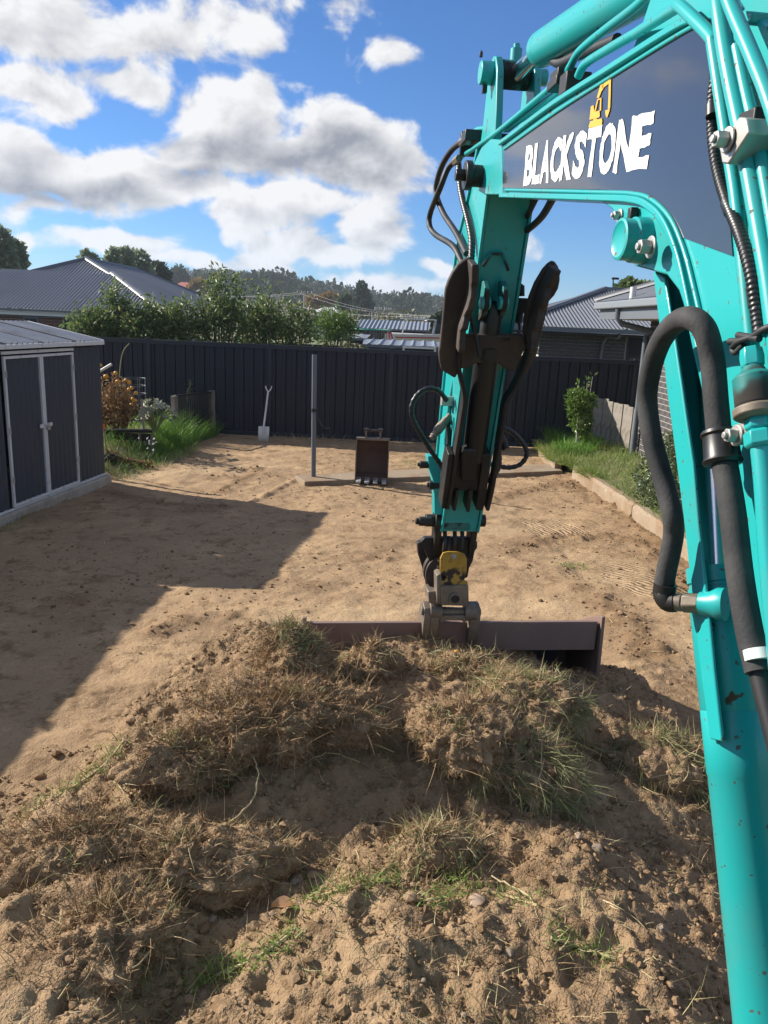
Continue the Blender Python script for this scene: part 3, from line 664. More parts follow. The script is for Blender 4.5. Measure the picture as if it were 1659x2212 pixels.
# wing running left from the hip
wz = zl + .55 * (hA[2] - zl); wy = hC[1] + .55 * (hA[1] - hC[1]); wx = xr - .45 * (xr - hA[0])
p0 = AY(225, 591, 26.0); pw = V(-24, 26.0 + 1.2, p0[2] + .1); 
hip_plane(LH, [V(xr + .02, hC[1] - .9, zl - .04), V(p0[0], hC[1] + 2.2, p0[2] + .04), V(-26, hC[1] + 2.2, p0[2] + .04), V(-26, hC[1] - .9, zl - .04)], V(0, -1, -.5), 'front_roof', 'slate_roof', .11, .018)
cap(LH, V(xr + .02, hC[1] - .9, zl - .01), V(p0[0], hC[1] + 2.2, p0[2] + .06), 'roof_trim')
bz = hC[2] - .26; fy = hC[1] - .85
mm = MB(); mm.box(((-26 + xr - .6) / 2, fy + 3.2, bz / 2), (xr - .6 + 26, 6.2, bz)); mm.build('wall', 'mortar', LH)
mm = MB(); mm.bar((-26, hC[1] - .95, zl - .085), (xr + .05, hC[1] - .95, zl - .085), .09, .07); mm.bar((xr + .05, hC[1] - .9, zl - .085), (xr + .05, hD[1], zl - .085), .09, .07); mm.build('gutter', 'gutter', LH)
mm = MB(); mm.box(((-26 + xr) / 2, hC[1] - .92, zl - .18), (xr + 26, .03, .11)); mm.build('fascia', 'white_trim', LH)
wy0 = fy + .1
def lwx(u): return AY(u, 690, wy0)[0]
for u0, u1 in ((-60, 50), (84, 136)):
    brick_face(LH, (lwx(u0), wy0, 0), (1, 0, 0), lwx(u1) - lwx(u0), bz - .088 * 10 - .006, 10, 'brown_brick', (0, -1, 0))
for u0, u1 in ((51, 83), (137, 190)):
    a, b = lwx(u0), lwx(u1); wn = MB(); wn.box(((a + b) / 2, wy0 - .004, bz - .62), (b - a, .03, 1.2)); wn = wn.build('window', 'gutter', LH)
    mm = MB(); mm.box(((a + b) / 2, wy0 - .02, bz - .62), (b - a - .1, .02, 1.1)); mm.build('pane', 'glass', wn)

# far right house beyond the fence
Y2 = 20.6
eL, eR = AY(1165, 703, Y2 - .6), AY(1319, 706, Y2 - .6); rz2 = eL[2]
RH = thing('brick_house', (6, Y2, 0), 'dark grey brick house with ribbed roof right behind the back fence', 'house')
ap = AY(1308, 625, Y2 + 3.2); x2 = AY(1100, 706, Y2 - .6)[0]
k2 = ap[1] - (Y2 - .6)
hip_plane(RH, [V(x2, Y2 - .6, rz2), V(ap[0], ap[1], ap[2]), V(ap[0] + 9, ap[1], ap[2]), V(ap[0] + 9, Y2 - .6, rz2)], V(0, -1, -.5), 'front_roof', 'slate_roof', .10, .02, 6)
hip_plane(RH, [V(x2, Y2 - .6, rz2), V(ap[0], ap[1], ap[2]), V(x2, ap[1] + k2, rz2)], V(-1, 0, -.4), 'side_roof', 'slate_roof', .10, .02)
cap(RH, (x2, Y2 - .6, rz2 + .02), ap + V(0, 0, .02)); cap(RH, ap, ap + V(9, 0, 0))
mm = MB(); mm.bar((x2 - .05, Y2 - .65, rz2 - .07), (ap[0] + 9, Y2 - .65, rz2 - .07), .1, .11); mm.bar((x2 - .05, Y2 - .6, rz2 - .07), (x2 - .05, Y2 + 8, rz2 - .07), .1, .11); mm.build('gutter', 'gutter', RH)
mm = MB(); mm.box(((x2 + ap[0] + 9) / 2, Y2 - .3, rz2 - .16), (ap[0] + 9 - x2, .55, .05)); mm.build('soffit', 'dark_wall', RH)
wx0 = AY(1166, 740, Y2)[0]; wx1 = AY(1352, 740, Y2)[0]
mm = MB(); mm.box(((wx0 + 14) / 2, Y2 + 3.05, (rz2 - .14) / 2), (14 - wx0, 6, rz2 - .14)); mm.build('wall', 'mortar', RH)
brick_face(RH, (wx0, Y2 + .045, 0), (1, 0, 0), wx1 - wx0, rz2 - .16 - .088 * 11, 11, 'grey_brick', (0, -1, 0))
dp = AY(1302, 740, Y2)[0]
mm = MB(); mm.tube(spline([(dp + .25, Y2 - .55, rz2 - .13), (dp + .24, Y2 - .5, rz2 - .22), (dp, Y2 - .06, rz2 - .38), (dp, Y2 - .06, .2)], 5), .045, 10); mm.build('downpipe', 'gutter', RH)
wa = AY(1356, 740, Y2)[0]; wn = MB(); wn.box((wa + .45, Y2 + .02, rz2 - .75), (.9, .05, 1.1)); wn = wn.build('window', 'dark_wall', RH)
mm = MB(); mm.box((wa + .45, Y2 - .012, rz2 - .75), (.78, .02, 1.0)); mm.build('pane', 'glass', wn)

# near right house with the lit side wall
NH = thing('brick_house', (5, 10, 0), 'near grey brick house at right with pale mortar wall and slate gutter', 'house')
NX, NY, EXr = 4.45, 13.75, 3.70; ez = 2.84; ye = AX(1289, 660, EXr)[1]
mm = MB(); mm.box((NX + 2.53, NY / 2 + 3.0, 1.3), (5.0, NY - 6.0, 2.6)); mm.build('wall', 'mortar', NH)
brick_face(NH, (NX + .04, NY - .01, 0), (0, -1, 0), 2.4, .0, 29, 'grey_brick', (-1, 0, 0))
mm = MB()
for r in range(29):      # the courses that run on out of sight behind the boom
    x = 2.41 + (.121 if r % 2 else .0)
    while x < 7.4: mm.box((NX + .036, NY - .01 - x - .115, r * .088 + .038), (.03, .23, .076)); x += .242
mm.build('brickwork', 'grey_brick', NH, smooth=0, kind='stuff')
mm = MB()
mm.bar((EXr, ye, ez - .06), (EXr, 5.5, ez - .06), .11, .12); mm.bar((EXr, ye, ez - .06), (9, ye, ez - .06), .11, .12); mm.build('gutter', 'pale_gutter', NH, bevel=.02)
mm = MB(); mm.bar((EXr + .06, ye - .1, ez - .2), (EXr + .06, 5.5, ez - .2), .03, .18); mm.build('fascia', 'gutter', NH)
mm = MB(); mm.box((EXr + .45, (ye + 5.5) / 2 - .1, ez - .27), (.75, ye - 5.7, .03)); mm.build('soffit', 'white_trim', NH)
hip_plane(NH, [V(EXr - .02, ye, ez + .01), V(EXr - .02, 5.4, ez + .01), V(EXr + 3.6, 5.4, ez + 1.35), V(EXr + 3.6, ye - 3.6, ez + 1.35)], V(-1, 0, -.37), 'side_roof', 'slate_roof', .09, .012)
hip_plane(NH, [V(EXr - .02, ye, ez + .01), V(EXr + 3.6, ye - 3.6, ez + 1.35), V(9, ye - 3.6, ez + 1.35), V(9, ye, ez + .01)], V(0, 1, -.37), 'back_roof', 'slate_roof', .09, .012)
cap(NH, (EXr - .02, ye, ez + .03), (EXr + 3.6, ye - 3.6, ez + 1.37))
g0 = AX(1333, 668, EXr); yy = g0[1]
mm = MB(); mm.tube([(EXr + .02, yy, ez - .1), (EXr + .03, yy, ez - .28), (EXr + .1, yy, ez - .36), (NX - .18, yy - .06, ez - .46), (NX - .06, NY - .1, ez - .55), (NX - .06, NY - .12, .1)], .048, 12); mm.build('downpipe', 'pole_grey', NH)

# ---- old paling fence beside the near house
pl, pr = V(4.03, 15.2, 0), V(4.62, 14.25, 0); PF = thing('paling_fence', (pl + pr) / 2 + V(0, 0, .17), 'weathered grey timber paling fence behind the green sapling', 'fence')
d = nrm(pr - pl); nn = nrm(V(d[1], -d[0], 0)); nn = nn if nn[0] < 0 else -nn; L = np.linalg.norm(pr - pl) + .25; N = 11
for i in range(N):
    x = L * (i + .5) / N; zt = 1.10 - .14 * (x / L) + rng.uniform(-.02, .02); c = pl + d * x + nn * (.012 * (i % 2))
    mm = MB(); mm.box(c + V(0, 0, (zt + .1) / 2), (L / N - .006, .016, zt - .1), (nrm(d + V(0, 0, rng.uniform(-.03, .03))), nn, (0, 0, 1))); mm.build('paling', 'timber', PF, smooth=0)
for zz in (.4, .85):
    mm = MB(); mm.bar(pl - nn * .035 + V(0, 0, zz), pl + d * L - nn * .035 + V(0, 0, zz - .04), .04, .07); mm.build('fence_rail', 'old_timber', PF)

# ================================================================== BEYOND THE FENCE
def crownlist(lst, Y, zs=1.0):
    """(u, v, radius across, radius up) in layout units at distance Y"""
    return [(AY(u, v, Y + dy), (ru / IF * Y, ru / IF * Y * .9, rv / IF * Y)) for u, v, ru, rv, dy in lst]
def hshrub(label, lst, Y, n, ll=.15, lw=.058, m='shrub_leaf', pin=True, tw=.02):
    us = [q[0] for q in lst]; vt = min(q[1] for q in lst[:3]); lst = lst + [(random.uniform(min(us) - 12, max(us) + 12), vt - random.uniform(-14, 22), random.uniform(5, 9), random.uniform(9, 15), random.uniform(-.3, .3)) for _ in range(6)]
    cr = crownlist([(a, b_ + 7, c, d, e) for a, b_, c, d, e in lst], Y); b = V(cr[0][0][0], Y, .0); shrub('leafy_shrub', label, 'shrub', b, cr, int(n * .75), ll, lw, m, len(cr), group='shrubs behind the back fence', shell=.4, tw=tw, pinnate=pin)
hshrub('leftmost leafy shrub above the fence, beside the shed roof', [(190, 700, 30, 26, 0), (207, 688, 22, 20, .3), (176, 692, 14, 14, 0), (218, 712, 28, 22, 0), (192, 674, 12, 10, 0)], 17.0, 600)
hshrub('shrub with one tall sprout in front of the house roof', [(245, 700, 30, 28, 0), (245, 662, 18, 22, 0), (240, 632, 14, 16, 0), (262, 690, 26, 24, .4), (250, 650, 14, 14, 0)], 17.2, 600)
hshrub('shrub with pale tips third from the shed', [(300, 700, 34, 30, 0), (285, 675, 22, 20, .3), (320, 672, 20, 20, 0), (275, 662, 10, 12, 0), (330, 705, 30, 26, 0)], 17.0, 700)
hshrub('rounded shrub below the low end of the house roof', [(375, 700, 36, 32, 0), (360, 672, 24, 20, .3), (395, 672, 22, 22, 0), (405, 655, 12, 14, 0), (410, 710, 32, 26, 0), (350, 705, 26, 24, 0)], 17.3, 800)
hshrub('tallest shrub, feathery drooping top above the others', [(478, 700, 42, 34, 0), (475, 665, 32, 26, 0), (488, 632, 28, 20, 0), (488, 604, 32, 15, 0), (470, 598, 18, 10, 0), (512, 606, 14, 10, 0), (455, 655, 22, 18, .3), (440, 690, 28, 26, 0), (510, 690, 30, 30, 0)], 17.5, 1000)
hshrub('dark shrub right of the tallest feathery one', [(560, 705, 34, 34, 0), (550, 675, 26, 24, .3), (570, 650, 16, 18, 0), (535, 662, 16, 16, 0), (585, 690, 22, 24, 0), (548, 715, 30, 24, 0)], 18.0, 800)
hshrub('broad dark green bush over the middle of the fence', [(630, 700, 44, 34, 0), (610, 665, 28, 26, .4), (645, 668, 26, 22, 0), (600, 640, 16, 16, 0), (670, 695, 30, 30, 0), (598, 710, 36, 26, 0), (640, 718, 46, 20, 0)], 18.5, 1500, .12, .06, 'shrub_leaf', False)
hshrub('bright feathery bush at the right end of the hedge', [(725, 695, 34, 26, 0), (705, 682, 24, 20, .4), (748, 690, 20, 20, 0), (735, 712, 36, 22, 0), (700, 710, 30, 24, 0), (762, 700, 12, 12, 0)], 20.0, 2600, .16, .03, 'bright_leaf', False)
c = AY(763, 752, 16.6); t = thing('fern', V(c[0], 16.6, 0), 'pale fern frond showing just above the middle of the fence', 'fern')
k = MB(); k.tube([V(c[0], 16.6, 0), c], .03, 7); k.build('trunk', 'bark', t)
n = 260; a = rng.uniform(0, 6.28, n); r = rng.uniform(0, .3, n); vs, fs = leaves(np.stack([c[0] + np.cos(a) * r, 16.6 + np.sin(a) * r, c[2] + .09 - r * r * 1.2], -1), np.stack([np.cos(a), np.sin(a), np.full(n, -.3)], -1) + unit(n) * .5, np.full(n, .09), np.full(n, .025)); obj('crown', vs, fs, 'olive_leaf', t, smooth=0)

# ---- sheds, carport and play things of the next yards
def block(name, label, cat, pts, Yf, dep, z0, roofm, wallm, ribs=.2, amp=.02, rise=0.0):
    """pts: roof quad (ridge left, ridge right, eave right, eave left) in layout units; front eave at Yf"""
    rl, rr = AY(*pts[0], Yf + dep), AY(*pts[1], Yf + dep); er, el_ = AY(*pts[2], Yf), AY(*pts[3], Yf)
    t = thing(name, V((el_[0] + er[0]) / 2, Yf, 0), label, cat); d = nrm((el_ + er) / 2 - (rl + rr) / 2)
    vs, fs = corrugated([el_, er, V(rr[0], Yf + dep, rr[2]), V(rl[0], Yf + dep, rl[2])], d, ribs, amp, 5, 'rib' if ribs > .3 else 'sine'); obj('roof', vs, fs, roofm, t, smooth=40)
    w0, w1 = el_[0] + .2, er[0] - .2; zt = min(el_[2], er[2]) - .06
    m = MB(); m.prism([V(w0, Yf + .15, 0), V(w1, Yf + .15, 0), V(w1, Yf + .15, zt), V(w0, Yf + .15, zt)], (0, dep * 1.8, 0)); m.build('wall', wallm, t, smooth=0)
    m = MB(); m.bar(el_ + V(0, 0, -.05), er + V(0, 0, -.05), .08, .08); m.build('gutter', 'gutter', t)
    return t
block('long_shed', 'long dark shed with pale ribbed roof beyond the fence', 'shed', [(779, 688), (930, 696), (928, 713), (767, 708)], 42, 3.2, 0, 'mid_roof', 'dark_wall', .22, .03)
block('low_shed', 'small low shed with brownish roof under the bright bush', 'shed', [(748, 721), (801, 723), (798, 731), (744, 729)], 27, 1.6, 0, 'roof_trim', 'dark_wall', .5, .03)
cpt = block('carport', 'carport with pale blue-grey ribbed roof just behind the fence', 'carport', [(786, 730), (1010, 741), (1010, 750), (783, 743)], 23, 2.4, 0, 'mid_roof', 'dark_wall', .32, .04)
for u in (872, 940, 950):
    a = AY(u, 750, 22.95); m = MB(); m.bar(V(a[0], 22.95, 0), V(a[0], 22.95, AY(u, 748, 22.95)[2]), .06, .06, up=(0, 1, 0)); m.build('post', 'white_trim', cpt)
a, b = AY(872, 750, 22.93), AY(940, 753, 22.93); m = MB(); m.bar(a, b, .05, .05); m.build('beam', 'white_trim', cpt)
# trampoline
t = thing('trampoline', V(*AY(800, 730, 33)[:2], 0), 'trampoline with black net, green rail and pink pad beyond the fence', 'trampoline'); cx, cy = AY(800, 730, 33)[:2]; R_ = .85; zt = AY(800, 712, 33)[2]
for i in range(8):
    q = 2 * math.pi * (i + .3) / 8; p = V(cx + R_ * math.cos(q), cy + R_ * math.sin(q), 0); k = MB(); k.tube(spline([p, p + V(0, 0, .9), p + V(math.cos(q) * .12, math.sin(q) * .12, zt * .75), p + V(0, 0, zt)], 4), .03, 7); k.build('net_pole', 'black_metal' if i not in (7, 0) else 'pink_pad', t)
k = MB(); k.tube([V(cx + R_ * math.cos(q), cy + R_ * math.sin(q), zt) for q in np.linspace(0, 2 * math.pi, 25)], .03, 6); k.build('top_ring', 'green_pad', t)
k = MB(); k.tube([V(cx + R_ * math.cos(q), cy + R_ * math.sin(q), .85) for q in np.linspace(0, 2 * math.pi, 25)], .09, 7); k.build('spring_pad', 'green_pad', t)
k = MB(); k.cyl((cx, cy, .8), (cx, cy, .86), R_ * .95, n=24); k.build('mat', 'net_black', t)
k = MB()
for i in range(40):
    q = 2 * math.pi * i / 40; p = V(cx + R_ * .97 * math.cos(q), cy + R_ * .97 * math.sin(q), .9); k.tube([p, p + V(0, 0, zt - .9)], .012, 3)
k.build('net', 'net_black', t, kind='stuff')
# boat on a trailer
bc_ = AY(925, 728, 36); t = thing('boat', V(bc_[0], 36, 0), 'small white and red boat parked beyond the carport', 'boat'); hull = []; N = 10
for i in range(N + 1):
    f = i / N; w_ = .75 * (1 - max(0, f - .55) ** 2 * 4.5); zk = bc_[2] - .45 + .35 * max(0, f - .5) ** 2; x = bc_[0] - 2 + 4 * f
    hull += [V(x, 36 - w_, bc_[2] + .05 + .15 * f), V(x, 36 - w_ * .7, zk), V(x, 36, zk - .15), V(x, 36 + w_ * .7, zk), V(x, 36 + w_, bc_[2] + .05 + .15 * f)]
m = MB(); m.add(hull, [(5 * i + k, 5 * i + 5 + k, 5 * i + 6 + k, 5 * i + 1 + k) for i in range(N) for k in range(4)] + [(0, 1, 2, 3, 4)]); m.build('hull', 'boat_white', t, smooth=40)
m = MB(); m.box((bc_[0] - .4, 36, bc_[2] + .1), (2.6, 1.3, .04)); m.build('deck', 'boat_white', t)
m = MB(); m.prism([V(bc_[0] + .2, 35.5, bc_[2] + .15), V(bc_[0] + .9, 35.5, bc_[2] + .18), V(bc_[0] + .5, 35.5, bc_[2] + .6), V(bc_[0] + .3, 35.5, bc_[2] + .6)], (0, 1, 0)); m.build('windscreen', 'glass', t)
m = MB(); m.bar((bc_[0] - 1.5, 35.22, bc_[2] - .06), (bc_[0] + .9, 35.22, bc_[2] + .0), .03, .05); m.build('stripe', 'boat_red', t)
for dx in (-1.2, .2):
    m = MB(); m.tube([V(bc_[0] + dx, 35.4, bc_[2]), V(bc_[0] + dx + .1, 35.5, bc_[2] + .75), V(bc_[0] + dx + .1, 36.5, bc_[2] + .75), V(bc_[0] + dx, 36.6, bc_[2])], .025, 6); m.build('rail_hoop', 'metal_pale', t)
m = MB(); m.box((bc_[0] - .5, 36, bc_[2] + .77), (1.6, 1.1, .04)); m.build('canopy', 'boat_white', t)
m = MB(); m.box((bc_[0], 36, bc_[2] - .72), (3.2, .9, .08)); m.build('trailer', 'black_metal', t)
for dy in (-.6, .6):
    m = MB(); m.cyl((bc_[0] - .3, 36 + dy - .1, .32), (bc_[0] - .3, 36 + dy + .1, .32), .32, n=18); m.build('wheel', 'rubber', t)

# ---- small houses further off
def far_house(label, u0, u1, v_ridge, v_eave, Y, roofm, wallm, gable=False):
    a, b = AY(u0, v_eave, Y), AY(u1, v_eave, Y); zr = AY((u0 + u1) / 2, v_ridge, Y + 3)[2]; t = thing('house', V((a[0] + b[0]) / 2, Y, 0), label, 'house', 'houses in the far distance'); dx = min(3, (b[0] - a[0]) * .3) if not gable else (b[0] - a[0]) / 2 - .05
    ze = min(a[2], b[2]); r0, r1 = V(a[0] + dx, Y + 4, zr), V(b[0] - dx, Y + 4, zr); e = [V(a[0], Y, ze), V(b[0], Y, ze), V(b[0], Y + 8, ze), V(a[0], Y + 8, ze)]
    if gable: r0, r1 = V((a[0] + b[0]) / 2, Y - .2, zr), V((a[0] + b[0]) / 2, Y + 8, zr)
    m = MB(); m.add(e + [r0, r1], [(0, 1, 5, 4), (2, 3, 4, 5), (1, 2, 5), (3, 0, 4)] if not gable else [(1, 2, 5, 4), (3, 0, 4, 5), (0, 1, 4)]); m.build('roof', roofm, t, smooth=0)
    m = MB(); m.box(((a[0] + b[0]) / 2, Y + 4, ze / 2), (b[0] - a[0] - .6, 7.4, ze)); m.build('wall', wallm, t)
    for f in (.25, .7):
        x = a[0] + (b[0] - a[0]) * f; m = MB(); m.box((x, Y + .28, ze - 1.0), (1.1, .06, 1.0)); m.build('window', 'glass', t)
far_house('far house with red tiled roof on the hillside, left', 372, 410, 609, 619, 230, 'red_tile', 'white_wall')
far_house('far pale-roofed house just right of the red-roofed one', 412, 436, 622, 630, 190, 'mid_roof', 'white_wall')
far_house('far white-roofed house behind the hedge', 676, 732, 663, 673, 95, 'white_trim', 'white_wall')
far_house('far gabled house behind the long pale-roofed shed', 845, 880, 684, 694, 75, 'mid_roof', 'timber', True)
far_house('far small white building right of the long shed', 923, 946, 689, 693, 80, 'white_trim', 'white_wall')

# ---- hill and its wood
RU = [-200, 100, 360, 450, 560, 640, 720, 800, 880, 960, 1100, 1300, 1900]; RV = [600, 600, 612, 612, 614, 630, 645, 658, 668, 675, 690, 705, 735]
hx = [AY(u, 0, 700)[0] for u in RU]; hzv = [AY(u, v, 700)[2] for u, v in zip(RU, RV)]
def hill_z(x, y): return np.interp(x / np.maximum(y, 1) * 700, hx, hzv) * np.clip((y - 130) / 570, 0, 1) ** 1.1 * np.clip((1500 - y) / 500, 0, 1) - .1 * (y < 135)
vs_, fs_ = grid(np.linspace(-900, 900, 61), np.linspace(128, 1500, 41), hill_z); obj('hill', vs_, fs_, 'hill_ground', smooth=180, kind='structure')
def far_tree(A_, F_, o, c, rx, rz, n, ls):
    d = unit(n); rad = .55 + .45 * rng.random(n); lob = 1 + .5 * n3(d * 2.0 + c[0], 1.4, 5); P_ = np.asarray(c) + d * (rad * lob)[:, None] * np.array([rx, rx, rz]); L_ = rng.uniform(.6, 1.3, n) * ls
    vs, fs = leaves(P_, d + unit(n) * .8, L_, L_ * .8); A_.append(vs); F_ += (np.array(fs) + o).tolist(); return o + len(vs)
A_, F_, o = [], [], 0
for i in range(520):
    Y = 230 + 490 * rng.random() ** .7; u = rng.uniform(330, 1180); x = AY(u, 0, Y)[0]; h = rng.uniform(5, 11); z = float(hill_z(x, Y)); o = far_tree(A_, F_, o, (x, Y, z + h * .62), h * .45, h * .42, 100, 1.3 + Y / 700)
obj('hillside_wood', np.vstack(A_), F_, 'gum_leaf', smooth=0, kind='stuff')
A_, F_, o = [], [], 0
for i in range(70):
    Y = rng.uniform(90, 200); u = rng.uniform(600, 1000); x = AY(u, 0, Y)[0]; h = rng.uniform(2.0, 4.5); z = float(hill_z(x, Y)); o = far_tree(A_, F_, o, (x, Y, max(0, z) + h * .5), h * .5, h * .45, 90, .5)
obj('far_scrub', np.vstack(A_), F_, 'olive_leaf', smooth=0, kind='stuff')

# ---- single trees one can pick out
def tree(name, label, Y, lst, n, ls, m, base_u=None, bark='bark', group='trees in the distance', tw=.2):
    cr = crownlist([(*q, 0) for q in lst], Y); b = V(cr[0][0][0] if base_u is None else AY(base_u, 0, Y)[0], Y, max(0., float(hill_z(cr[0][0][0], Y)))); t = thing(name, b, label, 'tree', group)
    k = MB(); top_ = max(c[2] for c, r in cr)
    k.tube(spline([b, V(b[0] + .1, Y, b[2] + (top_ - b[2]) * .4), V(cr[0][0][0], Y, b[2] + (top_ - b[2]) * .85)], 5), np.linspace(tw, tw * .25, 11), 8)
    for c, r in cr[1:]: k.tube([V(b[0], Y, b[2] + (c[2] - b[2]) * .5), V(*c)], [tw * .4, tw * .12], 6)
    k.build('trunk', bark, t); A_, F_, o = [], [], 0; vol = sum(r[0] * r[2] for c, r in cr)
    for c, r in cr: o = far_tree(A_, F_, o, c, r[0], r[2], max(40, int(n * r[0] * r[2] / vol)), ls)
    obj('crown', np.vstack(A_), F_, m, t, smooth=0)
tree('poplar_tree', 'tall dark poplar at the left edge above the house roof', 60, [(8, 560, 22, 30), (5, 525, 18, 28), (12, 590, 26, 24)], 1500, .45, 'poplar_leaf')
tree('poplar_tree', 'second dark poplar from the left edge, slightly shorter', 62, [(36, 565, 16, 26), (34, 540, 12, 20), (40, 590, 16, 18)], 900, .45, 'poplar_leaf')
tree('poplar_tree', 'small tree top peeping over the peak of the house roof', 80, [(188, 562, 12, 16), (205, 566, 8, 10), (190, 590, 16, 20)], 700, .5, 'poplar_leaf')
tree('poplar_tree', 'pale poplar right of the house roof peak', 80, [(245, 560, 13, 20), (243, 580, 14, 20)], 800, .5, 'poplar_leaf')
tree('poplar_tree', 'pale poplar pair partner, just right of the first pale poplar', 82, [(270, 560, 15, 20), (272, 580, 16, 20)], 800, .5, 'poplar_leaf')
tree('poplar_tree', 'rounded poplar above the middle of the sloping roof edge', 84, [(304, 568, 17, 22), (310, 590, 20, 18)], 800, .5, 'poplar_leaf')
tree('broad_tree', 'broad dark tree where the sloping roof edge falls away', 95, [(340, 590, 20, 18), (352, 600, 14, 14), (330, 602, 16, 14)], 900, .6, 'gum_leaf')
tree('broad_tree', 'bluish tree clump left of the phone masts', 260, [(372, 600, 12, 12), (388, 595, 14, 16), (398, 606, 10, 10)], 700, 1.3, 'dark_leaf')
tree('broad_tree', 'yellow autumn tree beside the red-roofed house', 180, [(430, 616, 15, 9), (420, 620, 10, 7), (440, 622, 8, 8)], 600, .9, 'autumn_leaf')
tree('gum_tree', 'spreading gum tree on the skyline with open crown', 300, [(585, 594, 13, 7), (602, 589, 12, 9), (616, 595, 11, 7), (572, 598, 9, 6), (631, 600, 9, 8), (598, 612, 26, 14), (620, 616, 20, 14)], 900, 1.2, 'gum_leaf', 600, 'pale_bark', tw=.4)
tree('conifer_tree', 'tall dark conifer standing alone against the sky', 170, [(783, 664, 21, 18), (783, 645, 16, 14), (782, 630, 11, 12), (782, 618, 7, 9), (785, 676, 22, 12)], 2600, .7, 'dark_leaf', 783, tw=.4)
tree('pale_tree', 'slim pale tree just left of the dark conifer', 130, [(742, 655, 12, 12), (738, 668, 15, 12), (748, 645, 7, 9)], 700, .7, 'hedge_leaf')
tree('broad_tree', 'rusty olive scrub tree left of the pale tree', 150, [(715, 643, 14, 8), (700, 650, 14, 7), (675, 652, 14, 8)], 600, .8, 'autumn_leaf'); 
tree('broad_tree', 'round dark tree on the ridge right of the conifer', 380, [(890, 662, 15, 12), (878, 668, 12, 10), (902, 668, 12, 10)], 600, 1.5, 'dark_leaf')
tree('broad_tree', 'dark tree beside the small white far building', 60, [(948, 694, 12, 12), (960, 690, 10, 12), (940, 702, 12, 10)], 800, .4, 'dark_leaf')
tree('broad_tree', 'dark tree seen between arm and right thumb tine', 90, [(1096, 690, 18, 16), (1108, 684, 14, 12), (1080, 696, 16, 14)], 900, .5, 'olive_leaf')
tree('broad_tree', 'leafy tree top behind the right house ridge', 45, [(1362, 620, 18, 11), (1346, 626, 12, 9), (1384, 622, 14, 9), (1365, 640, 26, 14)], 1200, .35, 'shrub_leaf')

# ---- poles, masts and wires
def pole(name, label, u, v, Y, arms, r=.13, cat='pole', m='old_timber', base=0.):
    p = AY(u, v, Y); t = thing(name, V(p[0], Y, base), label, cat, 'utility poles in the distance'); k = MB(); k.cyl(V(p[0], Y, base), p, r * 1.2, r * .8, n=10); k.build('shaft', m, t)
    for dz, w_ in arms:
        k = MB(); k.bar(p + V(-w_, 0, -dz), p + V(w_, 0, -dz), .1, .12); k.build('crossarm', m, t)
        for f in (-.9, -.4, .4, .9):
            k = MB(); k.cyl(p + V(w_ * f, 0, -dz + .06), p + V(w_ * f, 0, -dz + .28), .05, n=8); k.build('insulator', 'white_wall', t)
    return p, t
pA, tA = pole('power_pole', 'slim power pole rising from the hedge, right of the gum tree', 658, 629, 100, [(.25, 1.0)], .16, m='timber')
pB, tB = pole('power_pole', 'left leg of the twin-pole power stand above the long shed', 817, 668, 70, [(.1, .3)], .08, m='timber')
pC, tC = pole('power_pole', 'right leg of the twin-pole power stand above the long shed', 838, 669, 70, [(.1, .3)], .08, m='timber')
a, b = pB + V(0, 0, -.25), pC + V(0, 0, -.2); m = MB(); m.bar(a, b, .1, .12); m.build('crossbeam', 'timber', tC)
pole('street_lamp', 'small lamp post above the long shed roof', 804, 675, 55, [], .04, 'lamp post', 'metal_pale'); 
pole('power_pole', 'thin pole right of the gabled far house', 906, 687, 78, [(.2, .5)], .07, m='timber')
for u, v, Y, lab in ((405, 578, 420, 'taller left phone mast on the skyline'), (410.5, 590, 300, 'nearer phone mast between the roof and the feathery shrub'), (451, 581, 430, 'right phone mast behind the feathery shrub')):
    p = AY(u, v, Y); b_ = max(0., float(hill_z(p[0], Y))); t = thing('phone_mast', V(p[0], Y, b_), lab, 'mast', 'phone masts on the skyline'); k = MB(); k.cyl(V(p[0], Y, b_), p, .45, .25, n=8); k.build('shaft', 'metal_pale', t)
    for q in range(3): k = MB(); k.box(p + V(.7 * math.cos(q * 2.1), .7 * math.sin(q * 2.1), -1.2), (.35, .35, 2.4)); k.build('antenna', 'metal_pale', t)
def wires(label, A_, B_, offs, sag):
    t = thing('power_line', V(*A_), label, 'wire', 'overhead power lines')
    for dz, dx in offs:
        a, b = V(*A_) + V(dx, 0, dz), V(*B_) + V(dx, 0, dz); k = MB(); k.tube([a + (b - a) * f + V(0, 0, -sag * 4 * f * (1 - f)) for f in np.linspace(0, 1, 9)], .011, 4); k.build('wire', 'metal_pale', t)
wires('wires running left from the slim power pole', pA, AY(380, 628, 130), [(-.2, .8), (-.2, -.8), (-2.2, 0)], .6)
wires('wires running right from the slim power pole past the conifer', pA, AY(1010, 676, 80), [(-.2, .8), (-.2, -.8), (-2.2, 0)], 1.0)
wires('lower wires crossing in front of the conifer', AY(640, 672, 85), AY(1020, 696, 60), [(0, 0), (.5, 0)], .5)
# roof aerial and vent on the right house
p = AY(1325, 592 + 8, 23.8); p0_ = AY(1324, 628, 23.8); t = thing('roof_aerial', p0_, 'thin roof aerial on the right-hand house', 'aerial'); k = MB(); k.tube([p0_ + V(0, 0, -.1), p], .018, 6); k.build('mast', 'dark_steel', t); k = MB(); k.box(p + V(.06, 0, -.02), (.2, .06, .06)); k.build('head', 'dark_steel', t)
p = AY(1369, 620, 12.5); k = MB(); k.cyl(p + V(0, 0, -.3), p, .05, n=12); k.build('roof_vent', 'white_trim', label='small pale vent pipe on the near right roof', cat='vent')

